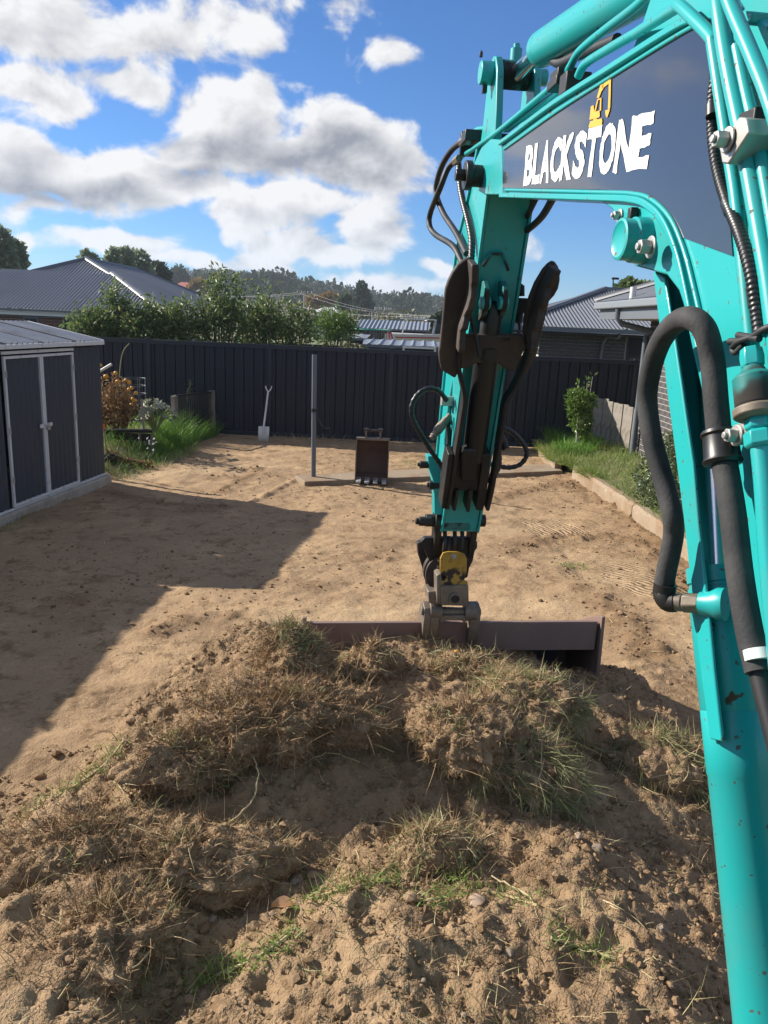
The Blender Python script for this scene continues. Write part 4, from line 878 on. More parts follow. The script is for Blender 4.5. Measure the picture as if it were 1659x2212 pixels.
# ---- the air: thin haze over the whole valley
m = bpy.data.materials.new('haze'); m.use_nodes = True; t_ = m.node_tree; t_.nodes.clear(); vo = t_.nodes.new('ShaderNodeVolumePrincipled'); om = t_.nodes.new('ShaderNodeOutputMaterial')
vo.inputs['Color'].default_value = (.80, .88, 1.0, 1); vo.inputs['Density'].default_value = .00042; vo.inputs['Anisotropy'].default_value = .2; t_.links.new(vo.outputs[0], om.inputs[1]); MATS['haze'] = m
k = MB(); k.box((0, 640, 25.4), (2600, 1760, 53.2)); k.build('haze', 'haze', smooth=0, kind='stuff')

# ================================================================== THINGS IN THE YARD
# ---- grey pole on the slab
pb0 = G(677, 1030, .06); pz = AY(679, 775, pb0[1])[2]
t = thing('steel_post', pb0, 'slim grey steel post standing alone on the concrete strip', 'post')
m = MB(); m.tube([pb0 + V(0, 0, -.02), pb0 + V(-.02, 0, pz)], .036, 14, cap=False); m.tube([pb0 + V(0, 0, -.02), pb0 + V(-.02, 0, pz)], .031, 14, cap=False); m.cyl(pb0 + V(0, 0, 0), pb0 + V(0, 0, .5), .031, n=14); m.build('tube', 'pole_grey', t)
k = MB(); zc_ = AY(678, 895, pb0[1])[2]; k.cyl(pb0 + V(-.01, 0, zc_ - .025), pb0 + V(-.01, 0, zc_ + .025), .041, n=14); k.build('strap', 'black_plastic', t)
k = MB(); k.tube([pb0 + V(.03, .01, zc_ - .1), pb0 + V(.1, .02, zc_ - .2), pb0 + V(.16, .02, zc_ - .27), pb0 + V(.23, .02, zc_ - .25), pb0 + V(.23, .02, zc_ - .32)], .009, 8); k.build('latch_arm', 'black_metal', t)
# ---- shovel against the fence
sb = G(569, 953, .0); t = thing('shovel', sb, 'white-painted D-handled shovel leaning on the back fence', 'shovel')
m = MB(); m.tube([sb + V(.0, .02, .27), sb + V(.015, .2, .6), sb + V(.03, .36, .93)], [.021, .019, .018], 10); m.build('shaft', 'shovel_white', t)
hd = sb + V(.033, .39, .98); m = MB(); m.tube([hd + V(0, -.02, -.07), hd + V(-.05, 0, 0), hd + V(-.058, .02, .05)], .012, 8); m.tube([hd + V(0, -.02, -.07), hd + V(.05, 0, 0), hd + V(.058, .02, .05)], .012, 8); m.build('yoke', 'shovel_white', t)
m = MB(); m.cyl(hd + V(-.065, .022, .055), hd + V(.065, .022, .055), .015, n=12); m.build('grip', 'black_plastic', t)
m = MB(); bl = []; N = 8
for i in range(N + 1):
    a = i / N * 2 - 1; c_ = .015 * (a * a)
    bl += [sb + V(.1 * a * .93, .0 - c_, -.01), sb + V(.105 * a, .03 - c_, .14), sb + V(.105 * a, .06 - c_, .28 if abs(a) < .95 else .275)]
m.add(bl, [(3 * i + k, 3 * i + 3 + k, 3 * i + 4 + k, 3 * i + 1 + k) for i in range(N) for k in (0, 1)])
ob = m.build('blade', 'shovel_white', t); ob.modifiers.new('thickness', 'SOLIDIFY').thickness = .006
m = MB(); m.cyl(sb + V(0, .012, .15), sb + V(.002, .03, .3), .022, n=10); m.build('socket', 'shovel_white', t)
# ---- digging bucket on the slab
b0 = G(802, 1037, .07); bw = .46
t = thing('digging_bucket', b0, 'small rusty toothed digging bucket standing upright on the concrete strip', 'bucket')
def bp(x, y, z): return b0 + V(x, y, z)
pr = [(0, 0), (.12, .0), (.30, .05), (.40, .18), (.42, .36), (.36, .52), (.22, .58), (.06, .6)]
pin_ = [(0, .018), (.12, .018), (.285, .065), (.38, .185), (.40, .36), (.345, .50), (.21, .56), (.06, .58)]
m = MB(); m.prism([bp(-bw / 2, y, z) for y, z in pr + pin_[::-1]], (bw, 0, 0)); m.build('shell', 'bucket_rust', t, smooth=35)
for x in (-bw / 2 - .016, bw / 2):
    k = MB(); k.prism([bp(x, y, z) for y, z in [(-.01, -.01), (.12, -.01), (.31, .04), (.415, .18), (.435, .36), (.375, .53), (.22, .60), (.04, .62), (.03, .3)]], (.016, 0, 0)); k.build('side_plate', 'worn_steel', t, smooth=30)
m = MB(); m.box(bp(0, .05, .605), (bw, .1, .03)); m.build('top_plate', 'worn_steel', t)
for i in range(4):
    x = (i - 1.5) * .125; k = MB(); k.prism([bp(x - .03, -.11, -.035), bp(x + .03, -.11, -.035), bp(x + .036, -.02, -.04), bp(x + .036, .04, .0), bp(x - .036, .04, .0), bp(x - .036, -.02, -.04)], (0, .0, .03)); k.build('tooth', 'metal_pale', t, bevel=.004)
for x in (-.105, .105):
    k = MB(); k.prism([bp(x - .012, y, z) for y, z in [(.02, .60), (.02, .70), (.05, .755), (.1, .755), (.14, .70), (.26, .57)]], (.024, 0, 0)); k.build('ear', 'worn_steel', t)
    k = MB(); k.cyl(bp(x - .035, .07, .72), bp(x + .035, .07, .72), .04, n=16); k.build('ear_boss', 'rust_steel', t)
m = MB(); m.cyl(bp(-.13, .07, .72), bp(.13, .07, .72), .022, n=14); m.build('pin', 'rust_steel', t)

# ---- black garden gate panel
ga, gb = AY(379, 862, 14.2), AY(455, 845, 15.15); gd = nrm(V(gb[0] - ga[0], gb[1] - ga[1], 0)); GL = np.linalg.norm((gb - ga)[:2]); gz = (ga[2] + gb[2]) / 2 + .02
t = thing('garden_gate', V(ga[0], ga[1], .2), 'low black slatted garden panel standing in long grass', 'gate')
def gp(x, z): return V(ga[0], ga[1], 0) + gd * x + V(0, 0, z)
m = MB(); m.bar(gp(0, gz), gp(GL, gz), .05, .03); m.build('top_rail', 'black_metal', t, bevel=.004)
m = MB(); m.bar(gp(0, .3), gp(GL, .3), .035, .03); m.build('bottom_rail', 'black_metal', t)
for i in range(19):
    x = GL * (i + .5) / 19; k = MB(); k.bar(gp(x, .25), gp(x, gz - .012), .017, .017, up=gd); k.build('baluster', 'black_metal', t, smooth=0)
for x in (-.03, GL + .04):
    k = MB(); k.bar(gp(x, .0), gp(x, gz + (.03 if x > 0 else .0)), .09, .09, up=gd); k.build('gate_post', 'old_timber', t, bevel=.004)

# ---- garden bed plants
def place(u, v, Y): return AY(u, v, Y)
p0 = AY(255, 915, 12.9); t = thing('dead_tomato_bush', V(p0[0], p0[1], .2), 'withered brown bush hung with yellow fruit beside the shed', 'bush')
m = MB(); tips = []
for i in range(34):
    a = rng.uniform(0, 6.28); r = rng.uniform(.1, .46); h = rng.uniform(.55, 1.18) * (1 - .25 * r / .46); b = V(p0[0], p0[1], .2) + V(math.cos(a) * .1, math.sin(a) * .1, 0)
    e = V(p0[0] - .12, p0[1], .2) + V(math.cos(a) * r, math.sin(a) * r, h); mid = (b + e) / 2 + V(rng.uniform(-.1, .1), rng.uniform(-.1, .1), .1); P_ = spline([b, mid, e], 4); m.tube(P_, np.linspace(.008, .003, len(P_)), 5); tips += P_[3:]
m.build('stems', 'root', t, kind='stuff')
tp = np.array(tips); n = 2300; i = rng.integers(0, len(tp), n); P_ = tp[i] + rng.normal(size=(n, 3)) * .05; D_ = unit(n) + V(0, 0, -.6); vs, fs = leaves(P_, D_, rng.uniform(.04, .10, n), rng.uniform(.02, .05, n)); obj('leaves', vs, fs, 'dead_leaf', t, kind='stuff')
for (a, b) in ((1, 440), (270, 595), (345, 585), (375, 605), (400, 655), (372, 672), (440, 705), (432, 775), (408, 760), (398, 810), (106, 445), (160, 550), (250, 520)):
    q = AY(192 + .2315 * a, 685.8 + .2315 * b, 12.55); vs, fs = rocks(q[None], np.array([.032]), .95, .04, 2); obj('fruit', vs, fs, 'fruit', t, smooth=180)
# long green shoot
q0, q1, q2, q3 = AY(258, 810, 13), AY(262, 775, 13), AY(268, 755, 13), AY(279, 742, 13); m = MB(); m.tube(spline([AY(255, 850, 13), q0, q1, q2, q3], 4), .008, 6); m.build('tall_shoot', 'stem', t)
# wire cage
c = AY(290, 850, 13.3); t = thing('wire_cage', V(c[0], c[1], .25), 'galvanised wire plant cage behind the withered bush', 'cage')
for z in (AY(290, 817, 13.3)[2], AY(290, 833, 13.3)[2], AY(290, 850, 13.3)[2], AY(290, 868, 13.3)[2]):
    k = MB(); k.tube([V(c[0] + .2 * math.cos(a), c[1] + .2 * math.sin(a), z) for a in np.linspace(0, 2 * math.pi, 13)], .0025, 5); k.build('hoop', 'wire', t)
for a in np.linspace(0, 2 * math.pi, 9)[:-1]:
    k = MB(); k.tube([V(c[0] + .2 * math.cos(a), c[1] + .2 * math.sin(a), .25), V(c[0] + .2 * math.cos(a), c[1] + .2 * math.sin(a), AY(290, 817, 13.3)[2])], .0025, 5); k.build('upright', 'wire', t)
m = MB(); a, b = AY(198, 812, 13.2), AY(241, 787, 13.2); m.cyl(a, b, .024, n=12); m.build('plastic_pipe', 'white_trim', label='white plastic pipe end poking out above the withered bush', cat='pipe')
# silver-leaved vegetable
c = AY(335, 905, 13.4); t = thing('courgette_plant', V(c[0], c[1], .27), 'silver-green big-leaved vegetable plant left of the black gate panel', 'plant')
LP = []
for i in range(20):
    a = rng.uniform(0, 6.28); h = rng.uniform(.2, .6); r = rng.uniform(.12, .36); b = V(c[0], c[1], .27); e = b + V(math.cos(a) * r, math.sin(a) * r, h)
    k = MB(); k.tube(spline([b, b + (e - b) * .5 + V(0, 0, .1), e], 4), [.013] * 9, 6); k.build('leaf_stalk', 'stem', t)
    n_ = nrm(V(math.cos(a) * .6, math.sin(a) * .6, .8) + unit(1)[0] * .3); x_, y_, _ = basis(n_); R_ = rng.uniform(.09, .16); vs = [e]; M_ = 20
    for j in range(M_): q = 2 * math.pi * j / M_; rr = R_ * (1 if j % 2 else .62) * rng.uniform(.85, 1.1); vs.append(e + (x_ * math.cos(q) + y_ * math.sin(q)) * rr + n_ * rng.uniform(-.03, .03))
    obj('leaf', vs, [(0, 1 + j, 1 + (j + 1) % M_) for j in range(M_)], 'silver_leaf', t, smooth=0)
c = AY(410, 870, 15.0); t = thing('seeding_weed', V(c[0], c[1], .27), 'thin seeding weed rising behind the black gate panel', 'weed')
k = MB(); k.tube(spline([V(c[0], c[1], .27), AY(404, 850, 15), AY(410, 835, 15), AY(411, 820, 15)], 4), .008, 5); k.build('stalk', 'stem', t)
P_ = np.array([AY(411 + rng.normal() * 5, rng.uniform(820, 862), 15) for _ in range(90)]); vs, fs = leaves(P_, unit(90), rng.uniform(.03, .07, 90), np.full(90, .014)); obj('seed_heads', vs, fs, 'hedge_leaf', t, kind='stuff')
# timber stake, orange-handled tool, raised black edging, pots
a, b = AY(217, 1035, 10.75), AY(215, 866, 10.75); m = MB(); m.bar(V(a[0], 10.75, 0), V(b[0], 10.75, b[2]), .055, .045, up=(0, 1, 0)); m.build('timber_stake', 'timber', smooth=0, bevel=.003, label='weathered timber stake against the shed corner', cat='stake')
t = thing('garden_fork', V(a[0] + .09, 10.9, 0), 'orange-handled garden tool standing beside the timber stake', 'tool')
hz0 = AY(224, 916, 10.9); k = MB(); k.cyl(hz0, hz0 + V(0, 0, -.075), .014, n=8); k.build('handle', 'orange_plastic', t); k = MB(); k.cyl(hz0 + V(0, 0, -.075), V(hz0[0] + .03, 10.95, .02), .008, n=6); k.build('shaft', 'old_timber', t)
a, b = AY(226, 930, 12.4), AY(330, 931, 12.4); t = thing('raised_edging', V(a[0], 12.4, .1), 'black tube edging of the raised bed below the withered bush', 'edging')
k = MB(); k.tube([a, b], .032, 10); k.build('tube', 'black_plastic', t)
for f in (.1, .72, .98):
    q = a + (b - a) * f; k = MB(); k.bar(q + V(0, 0, .0), V(q[0], q[1], .0), .035, .035, up=(0, 1, 0)); k.build('leg', 'old_timber', t)
k = MB(); k.box((a + b) / 2 + V(0, .03, -.1), (abs(b[0] - a[0]), .02, .12)); k.build('side_board', 'black_plastic', t)
for u, v, Y, lab in ((238, 985, 11.3, 'black plastic plant pot tucked beside the shed corner'),):
    c = AY(u, v, Y); m = MB(); m.lathe(V(c[0], c[1], .0), V(0, 0, 1), [(0, .075), (.2, .10), (.201, .112), (.235, .112), (.235, .10), (.21, .095), (.2, .001)], 18); m.build('plant_pot', 'black_plastic', smooth=40, label=lab, cat='pot')
a, b = AY(309, 838 + 0, 12.5), AY(312, 925, 12.5); m = MB(); m.bar(V(b[0], 12.5, .2), V(b[0] - .03, 12.5, AY(309, 862, 12.5)[2]), .03, .02, up=(0, 1, 0)); m.build('plant_stake', 'timber', smooth=0, label='short pale plant stake in front of the wire cage', cat='stake')

# ---- grasses
def inpoly(x, y, poly):
    r = np.zeros(len(x), bool); j = len(poly) - 1
    for i in range(len(poly)):
        (xi, yi), (xj, yj) = poly[i], poly[j]; r ^= ((yi > y) != (yj > y)) & (x < (xj - xi) * (y - yi) / (yj - yi + 1e-9) + xi); j = i
    return r
def sward(name, poly, n, glen, m, zf, wd=(.004, .009), lean=V(0, 0, 0), up=.9):
    P_ = np.array(poly); x = rng.uniform(P_[:, 0].min(), P_[:, 0].max(), n * 3); y = rng.uniform(P_[:, 1].min(), P_[:, 1].max(), n * 3); k = inpoly(x, y, poly); x, y = x[k][:n], y[k][:n]; n = len(x)
    dn = .5 + vnoise(x * 2.2, y * 2.2, 7); D_ = unit(n) * .5 + V(0, 0, up) + lean; L_ = rng.uniform(*glen, n) * dn
    vs, fs = blades(np.stack([x, y, zf(x, y) - .01], -1), D_, L_, rng.uniform(*wd, n), (unit(n) * V(.6, .6, .1) + V(0, 0, -.25)) * L_[:, None] * .7, 4); return obj(name, vs, fs, m, kind='stuff')
sward('long_grass', [(-4.2, 12.5), (-3.75, 12.7), (-3.5, 14.0), (-3.35, 15.3), (-3.9, 15.3), (-4.2, 13.8)], 3800, (.18, .5), 'lush_grass', yard_z, (.006, .012))
sward('bed_grass', [(-5.4, 10.9), (-3.75, 10.9), (-3.5, 12.2), (-3.3, 13.4), (-4.4, 14.6), (-5.6, 15.2), (-6.6, 13.5)], 5200, (.10, .32), 'lush_grass', yard_z, (.005, .011))
sward('edge_weeds', [(-4.1, 10.55), (-3.6, 10.7), (-3.4, 12.0), (-3.25, 13.2), (-3.6, 13.2), (-4.2, 11.5)], 1500, (.05, .16), 'turf_grass', yard_z, (.005, .01))
n = 9; P_ = np.array([AY(rng.uniform(300, 340), rng.uniform(945, 985), 11.9) for _ in range(n)]); vs, fs = leaves(np.repeat(P_, 6, 0), unit(n * 6) + V(0, 0, .5), np.full(n * 6, .028), np.full(n * 6, .016)); obj('daisies', vs, fs, 'petal', kind='stuff')
n = 420; P_ = np.array([AY(rng.uniform(230, 330), rng.uniform(960, 1010), 11.5) for _ in range(n)]); P_[:, 2] = yard_z(P_[:, 0], P_[:, 1]) + rng.uniform(0, .12, n); vs, fs = leaves(P_, unit(n), rng.uniform(.03, .07, n), rng.uniform(.02, .04, n)); obj('bed_litter', vs, fs, 'dead_leaf', kind='stuff')
kp = [(float(kerb_x(y)) + .02, y) for y in np.arange(5.0, 15.3, .4)]
sward('verge_lawn', kp + [(6.0, 15.3), (6.0, 5.0)], 17000, (.07, .22), 'verge_grass', verge_z, (.005, .010))
sward('verge_tall_grass', [(3.05, 13.6), (3.15, 15.3), (4.3, 15.3), (4.0, 14.3), (3.5, 13.4)], 2200, (.2, .42), 'lush_grass', verge_z, (.006, .011))
sward('kerb_fringe', [(float(kerb_x(y)) - .03, y) for y in np.arange(11.4, 14.6, .3)] + [(float(kerb_x(y)) + .25, y) for y in np.arange(14.4, 11.3, -.3)], 1500, (.10, .24), 'verge_grass', verge_z, (.005, .010), lean=V(-.5, -.2, 0), up=.6)
sward('yard_grass_patch', [(.25, 12.6), (1.5, 12.9), (1.6, 13.5), (.3, 13.2)], 420, (.03, .08), 'verge_grass', yard_z)
c = G(1233, 1218); sward('yard_grass_tuft', [(c[0] - .16, c[1] - .08), (c[0] + .16, c[1] - .1), (c[0] + .14, c[1] + .1), (c[0] - .12, c[1] + .1)], 160, (.03, .08), 'verge_grass', yard_z)
sward('shed_grass', [(-4.6, 7.4), (-4.05, 7.4), (-4.0, 8.4), (-4.3, 8.4)], 420, (.06, .2), 'verge_grass', yard_z)
c = G(590, 958); sward('fence_weeds', [(-2.6, 14.9), (4.0, 15.0), (4.0, 15.35), (-2.6, 15.35)], 500, (.05, .2), 'straw', yard_z, (.004, .008))

# ---- sapling and hedge on the verge
b = G(1246, 952, .2); Y = b[1]; Y = 14.3; b = AY(1247, 955, Y)
cr = [(AY(1252, 900, Y), (.2, .2, .25)), (AY(1255, 875, Y), (.24, .22, .2)), (AY(1247, 862, Y), (.2, .2, .18)), (AY(1266, 868, Y), (.2, .2, .16)), (AY(1258, 915, Y), (.17, .17, .2)), (AY(1250, 838, Y), (.07, .07, .12)), (AY(1268, 832, Y), (.06, .06, .14)), (AY(1280, 818, Y), (.045, .05, .12)), (AY(1262, 935, Y), (.12, .12, .12))]
shrub('lemon_sapling', 'young glossy green sapling on the verge in front of the paling fence', 'sapling', b, cr, 950, .10, .045, 'bright_leaf', 8, 'pale_bark', tw=.013)
c = [(3.68, 10.1, .5), (3.78, 9.7, .72), (3.62, 9.35, .45), (3.9, 10.3, .75), (3.95, 9.8, .98), (3.72, 8.95, .5), (4.05, 9.2, .85), (3.6, 9.75, .34), (3.78, 9.4, .8), (4.1, 9.9, 1.08)]
shrub('hedge_bush', 'dense small-leaved hedge bush on the verge beside the turquoise boom', 'bush', (3.95, 9.6, .15), [(p, (.33, .38, .34)) for p in c], 11000, .05, .028, 'hedge_leaf', 8, shell=.72)

# ================================================================== THE EXCAVATOR
# boom plane: s = forward along the boom, off = to the right of the boom's left side plate, z = up
be = .123; DV = V(-be, math.sqrt(1 - be * be), 0); LV = V(math.sqrt(1 - be * be), be, 0); A0 = V(.80, 0, 0); UZ = V(0, 0, 1)
def BW(s, off, z): return A0 + DV * s + LV * off + UZ * z
def PLN(u, v, p0, n): d = ray(u, v); return CAM + d * (((p0 - CAM) @ n) / (d @ n))
def LF(u, v, off=0.0): return PLN(u, v, A0 + LV * off, LV)
def SC(u, v, s): return PLN(u, v, A0 + DV * s, DV)
def LFs(pts, off=0.0): return [LF(u, v, off) for u, v in pts]
EX = thing('excavator', BW(.8, .15, 0), 'turquoise excavator boom and arm with dark nameplate, reaching over the dirt mound', 'excavator')

# ---- boom
top = [(1083, 312), (1110, 293), (1200, 226), (1325, 148), (1440, 76), (1500, 44), (1560, 34), (1640, 40), (1760, 150), (1850, 600), (1900, 1300), (1900, 2500)]
bot = [(1085, 421), (1127, 422), (1283, 426), (1370, 430), (1408, 444), (1440, 476), (1468, 540), (1488, 620), (1508, 720), (1540, 860), (1575, 1020), (1612, 1260), (1655, 1600), (1705, 2000), (1770, 2500)]
bodyp = LFs(top) + LFs(bot)[::-1]
m = MB(); m.prism(bodyp, LV * .30); boom = m.build('boom', 'paint', EX, smooth=25, bevel=.006)
def strip(path, name, off=-.014, w=.328, th=.016, mm='paint'):
    k = MB(); k.ribbon(spline(LFs(path), 4), (LV * off, LV * w), th); return k.build(name, mm, boom, smooth=45, bevel=.003)
strip([(u, v - 2) for u, v in top[:8]], 'top_flange'); strip([(u, v + 1) for u, v in bot[:12]], 'bottom_flange')
# weld bead lines beside the flanges
for path in ([(1090, 322), (1205, 240), (1330, 160), (1445, 88), (1500, 56)], [(1092, 410), (1290, 415), (1372, 419), (1412, 434), (1450, 474), (1478, 540), (1500, 625), (1520, 715)]):
    k = MB(); k.tube(spline(LFs(path, -.004), 5), .0055, 8); k.build('weld_bead', 'paint', boom, smooth=60)
# fork at the boom tip
fork = [(1100, 303), (1060, 300), (1040, 318), (1025, 350), (1023, 385), (1026, 408), (1046, 420), (1100, 421)]
for off in (0.0, .262):
    k = MB(); k.prism([LF(u, v) + LV * off for u, v in fork], LV * .038); k.build('fork_plate', 'paint', boom, smooth=25, bevel=.004)
tip = LF(1040, 381); TPs = (tip - A0) @ DV; TPz = tip[2]
k = MB(); k.cyl(BW(TPs, -.045, TPz), BW(TPs, .345, TPz), .045, n=24); k.build('tip_pin', 'dark_steel', boom, bevel=.004)
k = MB(); k.cyl(BW(TPs, -.075, TPz), BW(TPs, -.045, TPz), .06, n=24); k.cyl(BW(TPs, -.115, TPz), BW(TPs, -.075, TPz), .026, n=6); k.build('pin_cap', 'black_plastic', boom, bevel=.003)
# black decal with the firm's name
dec = [(1086, 406), (1090, 318), (1205, 236), (1325, 163), (1440, 90), (1496, 58), (1538, 84), (1560, 280), (1584, 553), (1476, 513), (1452, 471), (1425, 440), (1382, 417), (1302, 409)]
m = MB(); m.prism(LFs(dec, -.0015), -LV * .0015); m.build('decal', 'decal', boom, smooth=0)
cw = [1.0, .82, 1.0, .98, 1.06, .98, 1.0, 1.05, 1.08, .92]; tot = sum(cw); q = [LF(1130, 402, -.0045), LF(1398, 364, -.0045), LF(1416, 238, -.0045), LF(1137, 315, -.0045)]
lv_, lf_ = [], []; x = 0
for ch, wdt in zip('BLACKSTONE', cw):
    cu = bpy.data.curves.new('t', 'FONT'); cu.body = ch; cu.size = 1; cu.offset = .042; cu.resolution_u = 3
    to = bpy.data.objects.new('t', cu); COL.objects.link(to); bpy.context.view_layer.update()
    me = to.evaluated_get(bpy.context.evaluated_depsgraph_get()).to_mesh()
    bm = bmesh.new(); bm.from_mesh(me); bmesh.ops.triangulate(bm, faces=bm.faces[:])
    bmesh.ops.subdivide_edges(bm, edges=[e for e in bm.edges if e.calc_length() > .12], cuts=3); bmesh.ops.triangulate(bm, faces=bm.faces[:])
    P_ = np.array([v.co[:2] for v in bm.verts]); lo, hi = P_.min(0), P_.max(0); N_ = (P_ - lo) / (hi - lo)
    edge = np.array([any(e.is_boundary for e in v.link_edges) for v in bm.verts])
    o = len(lv_)
    for (a, b), ed in zip(N_, edge):
        if ed: a += random.uniform(-.028, .028); b += random.uniform(-.018, .018)
        X_ = (x + wdt * (.02 + .96 * a)) / tot; lift = .05 * math.sin(X_ * 9) * 0
        p = (q[0] * (1 - X_) + q[1] * X_) * (1 - b) + (q[3] * (1 - X_) + q[2] * X_) * b
        lv_.append(p)
    lf_ += [tuple(o + v.index for v in f.verts) for f in bm.faces]; bm.free(); bpy.data.objects.remove(to); x += wdt
obj('lettering', lv_, lf_, 'white_letter', boom, smooth=0)
# yellow digger mark above the name: tracks, house, cab, arm, bucket
Z4 = lambda pts: [LF(987.5 + .2315 * a, .2315 * b, -.0045) for a, b in pts]
m = MB()
for poly in ([(1245, 1132), (1352, 1105), (1357, 1130), (1350, 1168), (1238, 1196), (1230, 1180)], [(1272, 1112), (1306, 1104), (1308, 1116), (1272, 1125)],
             [(1238, 1118), (1252, 992), (1276, 982), (1280, 1030), (1292, 1044), (1330, 1030), (1334, 1080), (1326, 1096)], [(1284, 1036), (1312, 925), (1322, 921), (1296, 1040)], [(1312, 925), (1348, 912), (1350, 922), (1322, 934)],
             [(1338, 926), (1349, 922), (1346, 1030), (1333, 1034)], [(1306, 915), (1340, 792), (1372, 782), (1366, 830), (1350, 850), (1326, 912)],
             [(1352, 800), (1428, 722), (1437, 728), (1420, 778), (1352, 832)], [(1418, 775), (1438, 740), (1434, 900), (1430, 1010), (1410, 1015), (1416, 900)], [(1384, 1032), (1412, 1022), (1424, 1000), (1426, 1030), (1404, 1094), (1394, 1094), (1388, 1070)]):
    m.prism(Z4(poly), -LV * .001)
m.build('logo', 'logo_yellow', boom, smooth=0)
# bracket with the lift cylinder's rod pin
brk = [(1288, 428), (1322, 452), (1346, 492), (1352, 545), (1372, 575), (1405, 584), (1440, 594), (1466, 628), (1486, 690), (1498, 680), (1476, 560), (1440, 470), (1400, 440), (1370, 431)]
for off in (.0, .262):
    k = MB(); k.prism([LF(u, v) + LV * off for u, v in brk], LV * .036); k.build('cylinder_bracket', 'paint', boom, smooth=30, bevel=.004)
pp = LF(1392, 520); PS, PZ = (pp - A0) @ DV, pp[2]
k = MB(); k.lathe(BW(PS, .0, PZ), -LV, [(0, .052), (.03, .05), (.034, .046), (.06, .046), (.062, .04), (.058, .034), (.0581, 0.001)], 28); k.build('pin_boss', 'paint', boom, smooth=40)
k = MB(); k.cyl(BW(PS, -.02, PZ), BW(PS, .31, PZ), .033, n=20); k.build('rod_pin', 'old_paint', boom)
def bolt(par, p, r=.014, h=.018, m='zinc', ax=None, washer=True):
    ax = -LV if ax is None else ax; k = MB(); p = np.asarray(p)
    if washer: k.cyl(p, p + ax * .004, r * 1.5, n=16)
    k.cyl(p + ax * .004 * washer, p + ax * h, r, n=6); k.cyl(p + ax * h, p + ax * (h + .006), r * .5, n=10); return k.build('bolt', m, par, bevel=.0015)
bolt(boom, LF(1340, 466, -.001), .011); bolt(boom, LF(1407, 534, -.03), .016, .028)
k = MB(); k.box(LF(1367, 463, -.012), (.02, .02, .03), (DV, LV, UZ)); k.build('stop_lug', 'dark_steel', boom, bevel=.003)
# arm-cylinder bracket plates on the boom's back
for off in (.05, .215):
    k = MB(); k.prism([LF(u, v) + LV * off for u, v in ((1300, 166), (1338, 70), (1372, -40), (1480, -70), (1530, 10), (1500, 50))], LV * .03); k.build('cylinder_bracket', 'paint', boom, smooth=25, bevel=.004)

# boom foot: swing bracket and king post beside the cab, below the picture
k = MB(); k.prism([BW(s_, .02, z_) for s_, z_ in ((.35, .62), (.95, .62), (1.02, .95), (.95, 1.2), (.75, 1.28), (.5, 1.1))], LV * .26); k.build('swing_bracket', 'paint', EX, bevel=.01)
k = MB(); k.cyl(BW(.45, .15, .02), BW(.45, .15, .64), .16, n=24); k.build('king_post', 'dark_steel', EX, bevel=.01)
# ---- stick (arm)
near = [(3.60, 3.10), (3.65, 2.92), (3.73, 2.64), (3.80, 2.40), (3.92, 2.08), (4.09, 1.50), (4.19, 1.22)]
far = [(4.45, 1.20), (4.49, 1.40), (4.42, 1.90), (4.35, 2.30), (4.28, 2.70), (4.08, 2.94), (3.90, 3.16)]
SO, SWd = .05, .195
m = MB(); m.prism([BW(s, SO, z) for s, z in near + far], LV * SWd); stick = m.build('stick', 'paint', EX, smooth=25, bevel=.006)
for off in (SO - .012, SO + SWd - .0):
    for seq in (near, far):
        pth = spline([BW(s, off, z) for s, z in seq], 3); k = MB(); k.ribbon(pth, (V(0, 0, 0), LV * .012), .02); k.build('stick_edge', 'paint', stick, smooth=40)
horn = [(3.60, 3.05), (3.625, 3.25), (3.66, 3.42), (3.70, 3.475), (3.75, 3.49), (3.80, 3.47), (3.825, 3.42), (3.86, 3.25), (3.93, 3.05)]
for off in (SO, SO + SWd - .03):
    k = MB(); k.prism([BW(s, off, z) for s, z in horn], LV * .03); k.build('horn_plate', 'paint', stick, smooth=30, bevel=.004)
HS, HZ = 3.745, 3.42
k = MB(); k.cyl(BW(HS, SO - .05, HZ), BW(HS, SO + SWd + .05, HZ), .034, n=20); k.cyl(BW(HS, SO - .055, HZ), BW(HS, SO, HZ), .047, n=20); k.build('horn_pin', 'paint', stick, bevel=.003)
bolt(stick, BW(HS, SO - .055, HZ + .06), .008, .02, 'dark_steel', UZ, False)
k = MB(); k.box(BW(HS, SO - .03, HZ - .065), (.02, .02, .03), (DV, LV, UZ)); k.build('grease_lug', 'black_plastic', stick)
k = MB(); k.cyl(BW(3.78, SO + .02, 3.17), BW(3.78, SO + SWd - .02, 3.17), .022, n=14); k.build('cross_tube', 'dark_steel', stick)
# thumb-cylinder lugs on the stick's front
for u in (1043, 1082):
    a = SC(u, 655, 3.68); k = MB(); b_ = BW(3.70, (a - A0) @ LV, a[2])
    k.prism([b_ + UZ * .1, b_ + UZ * .06 - DV * .05, b_ - UZ * .01 - DV * .065, b_ - UZ * .05 - DV * .03, b_ - UZ * .08 + DV * .05, b_ + UZ * .1 + DV * .05], LV * .022); k.build('thumb_lug', 'old_paint', stick, smooth=30, bevel=.003)
    k = MB(); k.cyl(b_ - DV * .03 - LV * .015, b_ - DV * .03 + LV * .03, .03, n=18); k.build('lug_boss', 'paint', stick, bevel=.003)
for a, b in (((1043, 575), (1062, 548)), ((1062, 548), (1085, 548)), ((1085, 548), (1098, 585))):
    k = MB(); k.tube([SC(*a, 3.70), SC(*b, 3.70)], .008, 6); k.build('weld_bead', 'old_paint', stick)
# stick end block
k = MB(); e0, e1 = SC(957, 1100, 4.17), SC(1017, 1146, 4.17); k.prism([e0, V(*SC(1017, 1100, 4.17)), e1, V(*SC(960, 1144, 4.17))], DV * .2); k.build('stick_end', 'old_paint', stick, bevel=.01)

